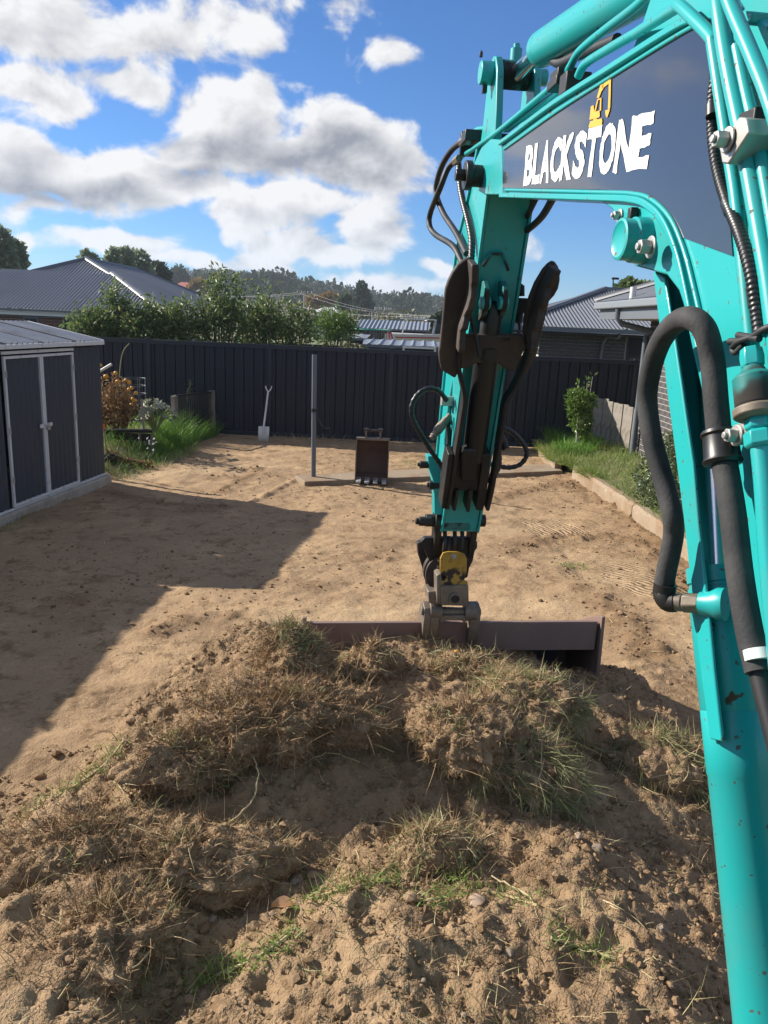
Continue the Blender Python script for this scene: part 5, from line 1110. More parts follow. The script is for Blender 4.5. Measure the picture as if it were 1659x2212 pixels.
# ---- arm cylinder
c0, c1, c2 = BW(HS, .15, HZ), BW(3.36, .15, 3.405), BW(1.95, .15, 3.17)
ax = nrm(c2 - c0); m = MB(); m.lathe(c1, ax, [(0, .05), (.004, .062), (.02, .066), (.07, .066), (.072, .064), (.0725, .066), (1.45, .066), (1.46, .05)], 32); ac = m.build('arm_cylinder', 'paint', EX, smooth=40)
k = MB(); k.cyl(c0 + ax * .03, c1 + ax * .02, .035, n=20); k.build('rod', 'chrome', ac)
k = MB(); k.cyl(c0 - LV * .062, c0 + LV * .062, .058, n=24); k.build('rod_eye', 'old_paint', ac, bevel=.004)
k = MB(); k.cyl(c0 + UZ * .05, c0 + UZ * .105, .026, n=16); k.cyl(c0 + UZ * .105, c0 + UZ * .125, .014, n=12); k.build('grease_cap', 'paint', ac, bevel=.002)
k = MB(); k.tube(spline([c1 + ax * .16 - UZ * .06, c1 + ax * .26 - UZ * .085, c1 + ax * .45 - UZ * .09, c1 + ax * .8 - UZ * .1], 5), .017, 10); k.build('port_hose', 'rubber', ac)

# ---- lift (boom) cylinder
b0 = BW(PS, .15, PZ); b1 = SC(1557, 1225, 1.60); b1 = BW(1.60, .13, b1[2]); b9 = BW(1.02, .13, .72)
bax = nrm(b9 - b1); b0r = b1 - bax * .72
m = MB(); m.lathe(b1, bax, [(0, .05), (.002, .066), (.035, .066), (.037, .062), (.045, .062), (.047, .066), (.30, .066), (.302, .0645), (.304, .066), (.43, .066), (.433, .064), (1.3, .064)], 36); bc = m.build('lift_cylinder', 'paint', EX, smooth=40)
k = MB(); k.cyl(b0, b1 + bax * .02, .034, n=24); k.build('rod', 'chrome', bc)
k = MB(); k.cyl(b0 - LV * .08, b0 + LV * .08, .06, n=24); k.build('rod_eye', 'paint', bc)
# rod guard channel
gl = [(1411, 588), (1426, 712), (1442, 849), (1453, 930), (1469, 1053), (1480, 1140), (1500, 1335), (1515, 1469), (1534, 1597)]
gr_ = [(1436, 600), (1452, 700), (1470, 821), (1481, 900), (1496, 1000), (1508, 1140), (1530, 1335), (1541, 1450), (1559, 1602)]
k = MB(); k.prism(LFs(gl, .055) + LFs(gr_, .055)[::-1], LV * .008); gd = k.build('rod_guard', 'paint', bc, smooth=30, bevel=.003)
k = MB(); k.ribbon(LFs(gl, .055), (LV * .004, LV * .20), .01); k.build('guard_web', 'paint', bc, smooth=30)
k = MB(); k.prism(LFs(gl, .25) + [p + LV * .195 for p in LFs(gr_, .055)][::-1], LV * .008); k.build('guard_flank', 'paint', bc, smooth=30)
# port elbow: boss, hex, elbow
pb = LF(1545, 1305, .07); pe = LF(1436, 1300, .0)
dx = nrm(pe - pb); LL = np.linalg.norm(pe - pb)
k = MB(); k.lathe(pb - dx * .02, dx, [(0, .034), (.015, .034), (.03, .026), (.05, .024)], 20); k.build('port_boss', 'paint', bc, smooth=40)
k = MB(); k.cyl(pb + dx * .03, pb + dx * (LL * .62), .022, n=6); k.cyl(pb + dx * (LL * .62), pb + dx * (LL * .8), .019, n=16); k.build('port_nut', 'worn_steel', bc, bevel=.003)
k = MB(); k.tube(spline([pb + dx * LL * .78, pb + dx * LL * .93, pe + UZ * .012 + dx * .004, LF(1433, 1272, .0)], 5), .021, 14); k.cyl(LF(1434, 1285, 0), LF(1437, 1262, 0), .024, n=12); k.build('elbow', 'dark_steel', bc, smooth=50)

# ---- hoses and pipes
def hose(name, pts, r, m='rubber', off=0.0, s=None, sp=None, n=12):
    P_ = [(LF(p[0], p[1], p[2] if len(p) > 2 else off) if s is None else SC(p[0], p[1], p[2] if len(p) > 2 else s)) for p in pts]
    P_ = spline(P_, 7); k = MB(); rr = r
    if sp:      # ribbed or spiral-wrapped
        L_ = [0]
        for a, b in zip(P_[:-1], P_[1:]): L_.append(L_[-1] + np.linalg.norm(b - a))
        N = int(L_[-1] / sp * 4); Q = [V(*[np.interp(t, L_, [p[i] for p in P_]) for i in range(3)]) for t in np.linspace(0, L_[-1], N)]
        rr = [r * (1.0 if (i // 2) % 2 else .87) for i in range(N)]; P_ = Q
    k.tube(P_, rr, n); return k.build(name, m, EX, smooth=60 if not sp else 35)
# big sleeved hose loop in front of the lift cylinder
loop = [(1556, 965, -.05), (1547, 870, -.055), (1539, 780, -.06), (1524, 716, -.075), (1500, 690, -.085), (1474, 689, -.085), (1448, 708, -.08), (1424, 745, -.07), (1406, 800, -.06), (1398, 862, -.05), (1408, 944, -.04), (1430, 1026, -.02), (1451, 1108, -.01), (1455, 1150, 0), (1449, 1190, 0), (1440, 1232, 0), (1434, 1268, 0)]
hose('sleeved_hose', loop, .021, 'sleeve', n=16)
hose('sleeved_hose', [(1556, 955, -.05), (1567, 1012, -.05), (1583, 1110, -.05), (1599, 1246, -.05), (1619, 1365, -.05), (1640, 1452, -.05)], .022, 'sleeve', n=16)
hose('return_hose', [(1636, 1440, -.05), (1650, 1500, -.05), (1680, 1620, -.05), (1720, 1800, -.05)], .015, 'rubber')
k = MB(); k.cyl(LF(1638, 1403, -.05), LF(1643, 1426, -.05), .0235, n=18); k.build('white_band', 'white_band', EX)
k = MB(); a, b = LF(1554, 930, -.05), LF(1560, 985, -.05); k.lathe(a, b - a, [(0, .024), (.002, .031), (.008, .033), (.012, .029), (.05, .031), (.056, .034), (.062, .03), (.064, .022)], 20); k.build('hose_clamp', 'black_plastic', EX, smooth=40)
k = MB(); k.prism([LF(1583, 920, -.045), LF(1612, 905, -.045), LF(1616, 930, -.045), LF(1588, 962, -.045)], LV * .02); k.build('clamp_bracket', 'zinc', EX, bevel=.002); bolt(EX, LF(1593, 941, -.046), .0125, .02)
# pipes on the boom's near leg
hose('boom_pipe', [(1372, 73, .03), (1430, 36, .0), (1463, 15, -.02), (1470, 14, -.03), (1500, 42, -.035), (1536, 80, -.035), (1541, 100, -.035), (1556, 200, -.035), (1571, 300, -.035), (1590, 420, -.035), (1605, 560, -.035), (1618, 690, -.035), (1625, 760, -.035)], .0125, 'paint')
hose('boom_pipe', [(1545, -60, -.02), (1553, 10, -.035), (1572, 134, -.04), (1596, 252, -.04), (1609, 313, -.04), (1641, 494, -.04), (1665, 640, -.04), (1690, 850, -.04)], .0155, 'paint')
hose('boom_pipe', [(1560, -60, -.05), (1576, 4, -.05), (1627, 125, -.05), (1668, 232, -.05), (1720, 420, -.05)], .013, 'paint')
hose('boom_pipe', [(1592, 100, -.03), (1610, 190, -.03), (1640, 320, -.03), (1668, 480, -.03), (1690, 640, -.03)], .011, 'paint')
m = MB(); m.prism([LF(u, v, -.075) for u, v in ((1596, 252), (1611, 254), (1617, 286), (1572, 355), (1559, 353), (1553, 318))], LV * .055); m.build('pipe_clamp', 'zinc', EX, bevel=.003)
bolt(EX, LF(1573, 302, -.077), .014, .024)
k = MB(); k.box(LF(1638, 282, -.03), (.05, .05, .06), (DV, LV, UZ)); k.build('pipe_clamp', 'dark_steel', EX, bevel=.003)
hose('corrugated_conduit', [(1541, 110, -.02), (1546, 160, -.028), (1540, 212, -.03), (1540, 290, -.03), (1551, 368, -.03), (1571, 435, -.035), (1594, 492, -.05), (1610, 540, -.055), (1625, 600, -.055), (1635, 671, -.05), (1642, 725, -.05)], .0115, 'black_plastic', sp=.009, n=10)
for u, v, u2, v2 in ((1540, 228, 1540, 252), (1572, 437, 1580, 458), (1628, 620, 1634, 660)):
    k = MB(); k.cyl(LF(u, v, -.034), LF(u2, v2, -.036), .0130, n=12); k.build('tape_wrap', 'black_plastic', EX)
hose('cable_end', [(1576, 738, -.06), (1600, 736, -.06), (1625, 728, -.06), (1650, 712, -.06), (1680, 700, -.05)], .006, 'cable'); hose('cable_end', [(1606, 745, -.06), (1588, 762, -.06), (1582, 752, -.06), (1596, 738, -.065), (1630, 726, -.06)], .005, 'cable'); hose('cable_end', [(1595, 724, -.055), (1615, 728, -.06), (1640, 732, -.06)], .006, 'cable')
# pressure valve stack on the pipe
va, vb = LF(1622, 752, -.06), LF(1648, 1000, -.06); vd = nrm(vb - va); vl = np.linalg.norm(vb - va); f_ = lambda y: (y - 752) / 248 * vl
for nm, mt, pr_ in (('valve_nut', 'paint', [(752, .0), (753, .017), (772, .019), (792, .018), (796, .012)]), ('valve_neck', 'old_paint', [(790, .014), (805, .02), (812, .024)]),
                    ('valve_body', 'old_paint', [(808, .024), (818, .033), (878, .033), (884, .028)]), ('valve_ring', 'worn_steel', [(878, .03), (884, .037), (900, .037), (906, .03)]),
                    ('valve_nut', 'paint', [(904, .02), (912, .022), (926, .022), (932, .016)]), ('valve_nut', 'paint', [(930, .018), (936, .025), (962, .025), (968, .02)])):
    k = MB(); k.lathe(va, vd, [(f_(a), max(r, .0005)) for a, r in pr_], 20 if mt != 'paint' else 6 if nm == 'valve_nut' else 20); k.build(nm, mt, EX, smooth=35, bevel=.0015)
hose('boom_pipe', [(1643, 960, -.06), (1652, 1050, -.06), (1662, 1200, -.06), (1690, 1500, -.06)], .016, 'paint')
# twin pipes along the boom's back
hose('boom_pipe', [(988, 344, .04), (1022, 322, .04), (1080, 281, .04), (1205, 177, .04)], .011, 'paint')
hose('boom_pipe', [(1219, 167, .05), (1234, 140, .05), (1247, 117, .05), (1265, 98, .05), (1310, 62, .05), (1372, 15, .05), (1430, -40, .05)], .012, 'paint')
hose('boom_pipe', [(1022, 290, .09), (1032, 279, .09), (1062, 277, .09), (1094, 280, .07), (1110, 270, .06), (1219, 188, .06)], .011, 'paint')
hose('boom_pipe', [(1249, 165, .04), (1258, 146, .04), (1272, 132, .04), (1320, 103, .03), (1372, 73, .03)], .0125, 'paint')
for (u, v, o_, w_, h_) in ((1222, 166, .06, .085, .035), (1217, 182, .055, .10, .03), (1242, 183, .06, .07, .06)):
    k = MB(); k.box(LF(u, v, o_), (w_, .08, h_), (DV, LV, UZ)); k.build('pipe_clamp', 'dark_steel', EX, bevel=.004)
k = MB(); k.box(LF(1036, 298, .07), (.10, .16, .05), (DV, LV, UZ)); k.build('hose_block', 'black_plastic', EX, bevel=.004)
k = MB(); k.box(LF(1015, 312, .06), (.03, .10, .11), (DV, LV, UZ)); k.build('hose_block', 'black_plastic', EX, bevel=.004)
hose('tail_hose', [(1004, 302, .02), (975, 325, .0), (952, 365, -.02), (942, 413, -.02), (957, 459, 0), (984, 501, .02), (1008, 548, .03)], .0155, 'rubber')
hose('tail_hose', [(987, 345, .03), (968, 364, .0), (951, 406, -.03), (930, 459, -.04), (928, 487, -.04), (941, 507, -.02), (978, 531, .0), (999, 568, .02)], .0155, 'rubber')
hose('spiral_hose', [(990, 350, .04), (996, 415, .03), (1012, 480, .03), (1019, 520, .03), (1018, 560, .02)], .0165, 'black_plastic', sp=.022)
for u, v, u2, v2 in ((1008, 300, 996, 308), (992, 342, 982, 350)):
    k = MB(); k.cyl(LF(u, v, .02), LF(u2, v2, .01), .02, n=6); k.build('hose_nut', 'worn_steel', EX)
hose('tail_hose', [(1162, 420, 3.35), (1145, 455, 3.6), (1125, 496, 3.85), (1112, 530, 3.95)], .0125, 'rubber', s=3.6)
hose('tail_hose', [(1199, 420, 3.2), (1168, 471, 3.5), (1124, 512, 3.8), (1110, 545, 3.95)], .0155, 'rubber', s=3.6)
# right hand elbow fitting by the thumb
k = MB(); k.tube([SC(1098, 618, 3.85), SC(1118, 614, 3.85), SC(1126, 620, 3.85), SC(1126, 640, 3.85)], .017, 12); k.build('fitting_elbow', 'dark_steel', EX, smooth=50)
k = MB(); k.box(SC(1124, 660, 3.85), (.055, .055, .07), (DV, LV, UZ)); k.cyl(SC(1124, 672, 3.85), SC(1120, 697, 3.85), .018, n=8); k.build('fitting_block', 'dark_steel', EX, bevel=.003)
hose('thumb_line', [(1121, 692, 3.85), (1122, 715, 3.8), (1110, 728, 3.75), (1090, 735, 3.7)], .007, 'rubber', s=3.8)
# lower loops
hose('loop_hose', [(966, 866), (947, 844), (922, 840), (900, 855), (889, 880), (893, 908), (909, 938), (930, 972), (953, 1006), (962, 1030)], .0145, 'black_plastic', s=4.12, sp=.03)
hose('loop_hose', [(966, 905), (970, 950), (962, 985), (956, 1030)], .014, 'rubber', s=4.13)
k = MB(); a, b = SC(972, 896, 4.1), SC(935, 943, 4.06); k.lathe(a, b - a, [(0, .014), (.03, .014), (.032, .021), (.07, .021), (.072, .025), (.115, .025), (.117, .02), (.15, .02), (.151, .015), (.165, .016)], 14); k.build('quick_coupling', 'worn_steel', EX, smooth=35)
hose('loop_hose', [(1070, 922), (1092, 926), (1112, 938), (1132, 961), (1138, 982), (1124, 1003), (1097, 1010), (1061, 1003)], .014, 'black_plastic', s=4.1, sp=.03)
hose('loop_hose', [(1070, 958), (1078, 980), (1078, 1005), (1068, 1028), (1052, 1040)], .014, 'black_plastic', s=4.05, sp=.03)
k = MB(); a, b = SC(1072, 930, 4.05), SC(1093, 970, 4.0); k.lathe(a, b - a, [(0, .018), (.04, .018), (.041, .026), (.085, .026), (.087, .021), (.115, .021)], 14); k.build('quick_coupling', 'dark_steel', EX, smooth=35)
hose('stick_pipe', [(1008, 690), (985, 800), (975, 850), (967, 905), (962, 960)], .012, 'paint', s=4.18); k = MB(); k.box(SC(973, 905, 4.16), (.04, .04, .035), (DV, LV, UZ)); k.build('pipe_nut', 'paint', EX, bevel=.003)
k = MB(); k.box(SC(965, 866, 4.15), (.05, .06, .05), (DV, LV, UZ)); k.build('pipe_clamp', 'zinc', EX, bevel=.003)
hose('thumb_line', [(1008, 660), (1018, 690), (1030, 735), (1036, 770)], .009, 'rubber', s=3.7)

# ---- thumb folded against the stick's front
NFW = nrm(-DV * .954 - UZ * .3); T0 = BW(3.93, 0, 2.06)
def TP(u, v, d): return PLN(u, v, T0 + NFW * d, NFW)
Q4 = lambda pts, d: [TP(822.9 + .2976 * a, 493.7 + .2976 * b, d) for a, b in pts]
TM = MB(); TM.prism(Q4([(575, 775), (1035, 775), (1058, 850), (975, 1030), (930, 1040), (870, 992), (830, 975), (690, 980), (640, 1012), (575, 1022)], .13), -NFW * .035); thumb = TM.build('thumb', 'rust_steel', EX, smooth=25, bevel=.008)
Lb = [(640, 215), (600, 232), (560, 262), (520, 320), (490, 380), (470, 440), (465, 480), (450, 650), (428, 860), (420, 900), (425, 960), (440, 1030), (540, 1092), (575, 1020), (556, 900), (560, 820), (600, 600), (640, 420), (662, 235)]
Rb = [(1250, 238), (1215, 262), (1180, 300), (1120, 400), (1080, 500), (1050, 600), (1035, 760), (1060, 860), (975, 1095), (1060, 1060), (1130, 930), (1170, 760), (1225, 530), (1262, 490), (1290, 440), (1302, 380), (1302, 320), (1290, 280), (1270, 250)]
for pl_ in (Lb, Rb):
    k = MB(); k.prism(Q4(pl_, .10), -NFW * .035); k.build('tine', 'rust_steel', thumb, smooth=40, bevel=.010)
def rib(pts, name, d0=.10, d1=.20, th=.032, wavy=0.0, m='rust_steel'):
    P_ = spline(Q4(pts, d0), 5); N = len(P_); vs = []; fs = []
    for i, p in enumerate(P_):
        wv = d1 - d0 + wavy * (math.sin(i * 1.1) + .6 * math.sin(i * 2.3 + 1)); o = LV * th / 2
        vs += [p - o, p + o, p + o + NFW * wv, p - o + NFW * wv]
    for i in range(N - 1):
        for k_ in range(4): fs.append((4 * i + k_, 4 * i + (k_ + 1) % 4, 4 * i + 4 + (k_ + 1) % 4, 4 * i + 4 + k_))
    fs += [(3, 2, 1, 0), tuple(4 * N - 4 + j for j in range(4))]
    return obj(name, vs, fs, m, thumb, 40, .006)
rib([(652, 222), (648, 420), (600, 600), (572, 700), (556, 850)], 'tooth_rib', wavy=.012); rib([(1240, 262), (1170, 420), (1130, 560), (1085, 700), (1062, 850)], 'tooth_rib', wavy=.012)
rib([(556, 850), (548, 960), (572, 1080), (592, 1200), (575, 1330), (540, 1560), (495, 1850), (470, 1990)], 'thumb_leg', .06, .135, .020, m='dark_steel'); rib([(1062, 850), (1010, 1000), (940, 1140), (885, 1240), (862, 1400), (832, 1600), (790, 1850), (755, 2000)], 'thumb_leg', .06, .135, .020, m='dark_steel')
k = MB(); a, b = TP(1066, 655, .08), TP(1022, 990, .07); ad = nrm(b - a); k.lathe(a, ad, [(0, .035), (.02, .05), (.2, .05), (.202, .062), (.26, .068), (.262, .06), (np.linalg.norm(b - a), .06)], 24); k.build('thumb_cylinder', 'black_plastic', thumb, smooth=40)
k = MB(); k.prism(Q4([(500, 1640), (600, 1645), (600, 1790), (680, 1790), (690, 1645), (790, 1640), (745, 1905), (470, 1905)], .10), -NFW * .10); k.build('thumb_base', 'dark_steel', thumb, bevel=.006)
for pl_ in ([(490, 1640), (530, 1640), (478, 2040), (440, 2030)], [(740, 1640), (800, 1640), (760, 1990), (735, 2050), (690, 2045)], [(545, 1900), (570, 1900), (545, 2050), (520, 2050)], [(640, 1900), (668, 1900), (645, 2060), (620, 2060)]):
    k = MB(); k.prism(Q4(pl_, .12), -NFW * .12); k.build('base_plate', 'dark_steel', thumb, bevel=.004)
k = MB(); k.prism(Q4([(590, 1600), (690, 1600), (700, 1660), (690, 1840), (585, 1840), (580, 1660)], .135), -NFW * .06); k.build('cylinder_clevis', 'black_plastic', thumb, bevel=.012)
k = MB(); k.tube([TP(998, 980, .12), TP(1000, 964, .14), TP(1008, 962, .14)], .005, 6); k.build('lynch_pin', 'zinc', thumb)

# ---- bucket link and tilting hitch
k = MB(); k.prism([SC(u, v, 4.18) for u, v in ((924, 985), (946, 986), (952, 1000), (958, 1040), (957, 1112), (939, 1112), (938, 1046), (926, 1008))], DV * .09); lk = k.build('bucket_link', 'paint', EX, smooth=30, bevel=.004)
for u, v, r in ((926, 1004, .02), (946, 1048, .026)):
    p = SC(u, v, 4.2); k = MB(); k.cyl(p - LV * .05, p + LV * .03, r, n=18); k.cyl(p - LV * .062, p - LV * .05, r * .55, n=6); k.build('link_pin', 'dark_steel', lk, bevel=.002)
Z5 = lambda pts, s: [SC(877.8 + .2645 * a, 1042.3 + .2645 * b, s) for a, b in pts]
HT = MB(); HT.prism(Z5([(92, 492), (120, 484), (150, 452), (190, 452), (560, 455), (580, 490), (580, 535), (560, 560), (545, 640), (515, 700), (500, 780), (240, 800), (215, 700), (170, 600), (150, 545), (95, 548)], 4.30), DV * .05); hitch = HT.build('hitch', 'dark_steel', EX, smooth=25, bevel=.006)
def zc(a, b, s): return SC(877.8 + .2645 * a, 1042.3 + .2645 * b, s)
for c, sg in (((255, 310), -1), ((545, 310), 1)):
    p = zc(*c, 4.30); k = MB(); k.cyl(p - LV * .02, p + LV * .02, .064, n=28); k.build('ear', 'dark_steel', hitch, bevel=.005)
    k = MB(); k.prism([p - LV * .018 + UZ * .05 - DV * .05, p - LV * .018 + UZ * .05 + DV * .06, p - LV * .018 - UZ * .2 + DV * .08, p - LV * .018 - UZ * .23 - DV * .0, p - LV * .018 - UZ * .05 - DV * .06], LV * .036); k.build('ear_plate', 'dark_steel', hitch, bevel=.004)
    q_ = p + LV * sg * .02; k = MB(); k.cyl(q_, q_ + LV * sg * .05, .036, n=20); k.build('pin_collar', 'dark_steel', hitch, bevel=.003)
    if sg < 0:
        k = MB(); k.cyl(q_ + LV * sg * .05, q_ + LV * sg * .085, .022, n=16); k.build('pin_end', 'old_paint', hitch)
        k = MB(); a = zc(205, 318, 4.2); k.cyl(a, a - LV * .07, .026, n=18); k.cyl(a - LV * .07, a - LV * .09, .018, n=14); k.build('grease_pin', 'dark_steel', hitch, bevel=.002)
# rotator drum and cheek plates
p = zc(292, 700, 4.40); k = MB(); k.lathe(p - DV * .12, DV, [(0, .10), (.005, .118), (.03, .118), (.032, .108), (.05, .108), (.052, .122), (.10, .122), (.11, .10), (.20, .10)], 40); k.build('tilt_drum', 'rust_steel', hitch, smooth=35)
k = MB(); k.prism(Z5([(90, 500), (150, 520), (205, 620), (235, 700), (240, 800), (255, 890), (160, 890), (160, 800), (130, 690), (95, 580)], 4.42), DV * .04); k.build('cheek_plate', 'rust_steel', hitch, smooth=30, bevel=.004)
k = MB(); k.prism(Z5([(300, 575), (345, 565), (430, 568), (475, 585), (495, 625), (492, 745), (460, 770), (458, 800), (500, 808), (502, 842), (282, 842), (282, 808), (320, 800), (322, 770), (275, 735), (278, 620)], 4.17), DV * .014); yp = k.build('cover_plate', 'hitch_yellow', hitch, smooth=20, bevel=.002)
bolt(yp, zc(385, 605, 4.17), .010, .012, 'zinc', -DV)
for a, b in ((268, 640), (262, 690), (280, 730)): bolt(hitch, zc(a, b, 4.20), .008, .012, 'rust_steel', -DV)
k = MB(); k.prism(Z5([(280, 845), (508, 842), (512, 990), (485, 1010), (282, 1006)], 4.15), DV * .16); lb = k.build('lower_block', 'worn_steel', hitch, bevel=.006)
k = MB(); k.prism(Z5([(176, 892), (284, 886), (284, 990), (250, 1005), (185, 985)], 4.20), DV * .14); k.build('side_block', 'worn_steel', hitch, bevel=.006)
k = MB(); k.prism(Z5([(248, 760), (288, 740), (288, 1000), (250, 985)], 4.16), DV * .1); k.build('side_arm', 'worn_steel', hitch, bevel=.005)
p = zc(395, 948, 4.15); k = MB(); k.lathe(p + DV * .02, -DV, [(0, .036), (.03, .036), (.033, .032), (.033, .026), (.005, .024), (.004, .001)], 24); k.build('lock_port', 'worn_steel', lb, smooth=40); k = MB(); k.cyl(p - DV * .001, p - DV * .004, .022, n=20); k.build('port_shade_disc', 'black_plastic', lb)  # black disc stands in for the shade inside the open port
for a, b in ((315, 430), (395, 425), (345, 470), (455, 415)):
    q0_, q1_ = zc(a, b - 30, 4.26), zc(a - 8, b + 130, 4.24); k = MB(); k.tube(spline([q0_, (q0_ + q1_) / 2 - DV * .02, q1_], 4), .012, 8); k.build('hitch_hose', 'rubber', hitch)

# ---- mud bucket held in the hitch
MB0 = BW(4.4, .2, 0)
mud = thing('mud_bucket', BW(4.45, .2, .1), 'wide dark brown mud bucket half buried behind the dirt mound', 'bucket')
oL, oR = -.70, 1.075
def mp(s, off, z): return BW(s, off, z)
prof = [(4.32, .622), (4.35, .618), (4.60, .49), (4.76, .38), (4.82, .24), (4.76, .11), (4.60, .03), (4.30, .0)]
prof_in = [(4.32, .455), (4.37, .46), (4.58, .45), (4.73, .36), (4.78, .24), (4.73, .13), (4.59, .055), (4.30, .02)]
k = MB(); k.prism([mp(s, oL, z) for s, z in prof + prof_in[::-1]], LV * (oR - oL)); k.build('shell', 'bucket_brown', mud, smooth=35)
k = MB(); k.prism([mp(4.315, oL, .455), mp(4.315, oL, .628), mp(4.285, oL, .635), mp(4.285, oL, .448)], LV * (oR - oL - .01)); k.build('top_lip', 'bucket_brown', mud, bevel=.006)
sideP = [(4.26, .675), (4.29, .672), (4.38, .635), (4.61, .52), (4.78, .39), (4.84, .24), (4.78, .09), (4.60, .01), (4.28, -.02), (4.24, .1), (4.25, .4)]
for o_ in (oL - .022, oR):
    k = MB(); k.prism([mp(s, o_, z) for s, z in sideP], LV * .022); k.build('end_plate', 'bucket_brown', mud, smooth=30, bevel=.004)
k = MB(); k.box(mp(4.26, (oL + oR) / 2, .0), (.12, oR - oL, .022), (DV, LV, UZ)); k.build('cutting_edge', 'worn_steel', mud, bevel=.003)
for c, w_ in (((222, 1060), .026), ((160, 1060), .02), ((548, 1060), .03)):
    p = zc(*c, 4.27); k = MB(); a = p - LV * w_
    k.prism([a + UZ * .058 + DV * .0, a + UZ * .04 - DV * .045, a - UZ * .01 - DV * .06, a - UZ * .16 - DV * .025, a - UZ * .26 + DV * .03, a - UZ * .12 + DV * .16, a + UZ * .02 + DV * .1, a + UZ * .055 + DV * .04], LV * 2 * w_); k.build('bucket_ear', 'worn_steel', mud, smooth=30, bevel=.004)
pa, pb_ = zc(120, 1045, 4.25), zc(604, 1060, 4.25); k = MB(); k.cyl(pa, pb_, .026, n=20); k.cyl(pa + LV * .05, pa + LV * .12, .05, n=22); k.cyl(pb_ - LV * .1, pb_ - LV * .03, .05, n=22); k.build('pin', 'worn_steel', mud, bevel=.003)
k = MB(); k.prism(Z5([(290, 1085), (500, 1085), (510, 1100), (508, 1125), (470, 1150), (460, 1130), (320, 1130), (310, 1150), (272, 1145), (268, 1105)], 4.21), DV * .06); k.build('hook_bar', 'worn_steel', mud, bevel=.006)

# ================================================================== THE MOUND
CP = [(640, 1362, .58), (560, 1405, .52), (510, 1440, .42), (715, 1420, .42), (800, 1378, .53), (900, 1395, .50), (1000, 1410, .48), (1100, 1420, .44), (1200, 1445, .36), (1285, 1446, .28), (1360, 1440, .10), (1450, 1480, .04), (1530, 1560, .03), (1570, 1700, .08), (1620, 1900, .05),
      (450, 1490, .32), (600, 1500, .56), (700, 1550, .52), (850, 1500, .54), (950, 1450, .52), (1050, 1500, .50), (1150, 1500, .47), (1250, 1500, .38), (1350, 1520, .22),
      (330, 1590, .34), (420, 1620, .44), (520, 1680, .46), (600, 1640, .46), (700, 1620, .44), (800, 1650, .44), (250, 1680, .32), (150, 1740, .24),
      (600, 1770, .33), (750, 1730, .37), (850, 1720, .37), (500, 1800, .33), (430, 1810, .33),
      (1000, 1620, .48), (1150, 1620, .44), (1240, 1690, .33), (1100, 1760, .36), (1000, 1770, .36), (1100, 1840, .32), (950, 1860, .33), (1290, 1770, .26), (1300, 1610, .27),
      (1400, 1640, .30), (1480, 1700, .28), (1540, 1760, .18), (1400, 1770, .24), (750, 1860, .31), (650, 1930, .29), (850, 1900, .33), (1050, 1925, .34), (500, 1910, .31),
      (100, 1850, .36), (250, 1800, .40), (350, 1850, .40), (200, 1950, .44), (80, 2050, .46), (300, 2000, .41), (390, 1980, .33), (400, 2090, .21), (330, 2190, .15), (470, 2060, .20),
      (600, 2060, .38), (750, 2000, .44), (900, 1970, .45), (1050, 1985, .45), (1200, 2005, .42), (1350, 1950, .38), (1400, 2050, .36), (500, 2160, .33), (700, 2150, .42), (900, 2150, .43), (1100, 2150, .41), (1300, 2150, .34), (1450, 2000, .22), (1520, 2100, .12), (1610, 2220, .05),
      (1300, 1880, .34), (1200, 1900, .34), (0, 1760, .05), (90, 1695, .03), (240, 1540, .02), (400, 1450, .02), (480, 1390, .0), (0, 2212, .46), (200, 2212, .38), (-150, 1950, .2), (-250, 2212, .3)]
CPW = np.array([G(u, v, z) for u, v, z in CP]); CPW = np.vstack([CPW, [(-2.4, 3.6, -.12), (-2.3, 4.6, -.12), (-1.5, 5.0, -.1), (-.8, 5.1, -.06), (0, 5.1, -.05), (.8, 5.0, -.05), (1.6, 4.9, -.08), (2.2, 4.2, -.1), (2.3, 3.2, -.1), (2.2, 2.4, -.05), (1.8, 1.5, .0), (0, 1.0, .38), (-.8, 1.0, .36), (.8, 1.0, .3), (-2.0, 2.0, .05), (-1.9, 1.2, .1), (-.5, 4.75, .12), (.5, 4.75, .12), (1.1, 4.7, .05), (-.2, .5, .2), (1, .5, .1), (-1.2, .5, .2)]])
def mound_base(x, y):
    x = np.asarray(x, float); y = np.asarray(y, float); num = 0; den = 1e-9
    for px, py, pz in CPW:
        w_ = np.exp(-((x - px) ** 2 + (y - py) ** 2) / (2 * .145 ** 2)) + 2e-5 / (.02 + ((x - px) ** 2 + (y - py) ** 2) ** 2); num = num + w_ * pz; den = den + w_
    return num / den
def mound_z(x, y):
    b = mound_base(x, y); k = np.clip(b / .12, 0, 1)
    z = b + k * (.12 * fbm(x * 2.6, y * 2.6, 3, 51) + .07 * fbm(x * 8, y * 8, 4, 57, .6) + .026 * fbm(x * 30, y * 30, 4, 61, .65))
    r = np.abs(fbm(x * 6, y * 6, 3, 67)) * 2; z = z + k * .03 * (1 - r) ** 3 - k * .07 * np.abs(fbm(x * 13, y * 13, 4, 69, .6)) + k * .02
    return z - .02
xs = np.arange(-2.5, 2.3, .0135); ys = np.arange(.55, 5.15, .0145)
vs_, fs_ = grid(xs, ys, mound_z); MZ = vs_[:, 2].reshape(len(ys), len(xs))
obj('soil_mound', vs_, fs_, 'mound_soil', smooth=180, kind='structure')
def mz(x, y):
    i = np.clip((np.asarray(x) - xs[0]) / .0135, 0, len(xs) - 1.01); j = np.clip((np.asarray(y) - ys[0]) / .0145, 0, len(ys) - 1.01)
    return MZ[j.astype(int), i.astype(int)]
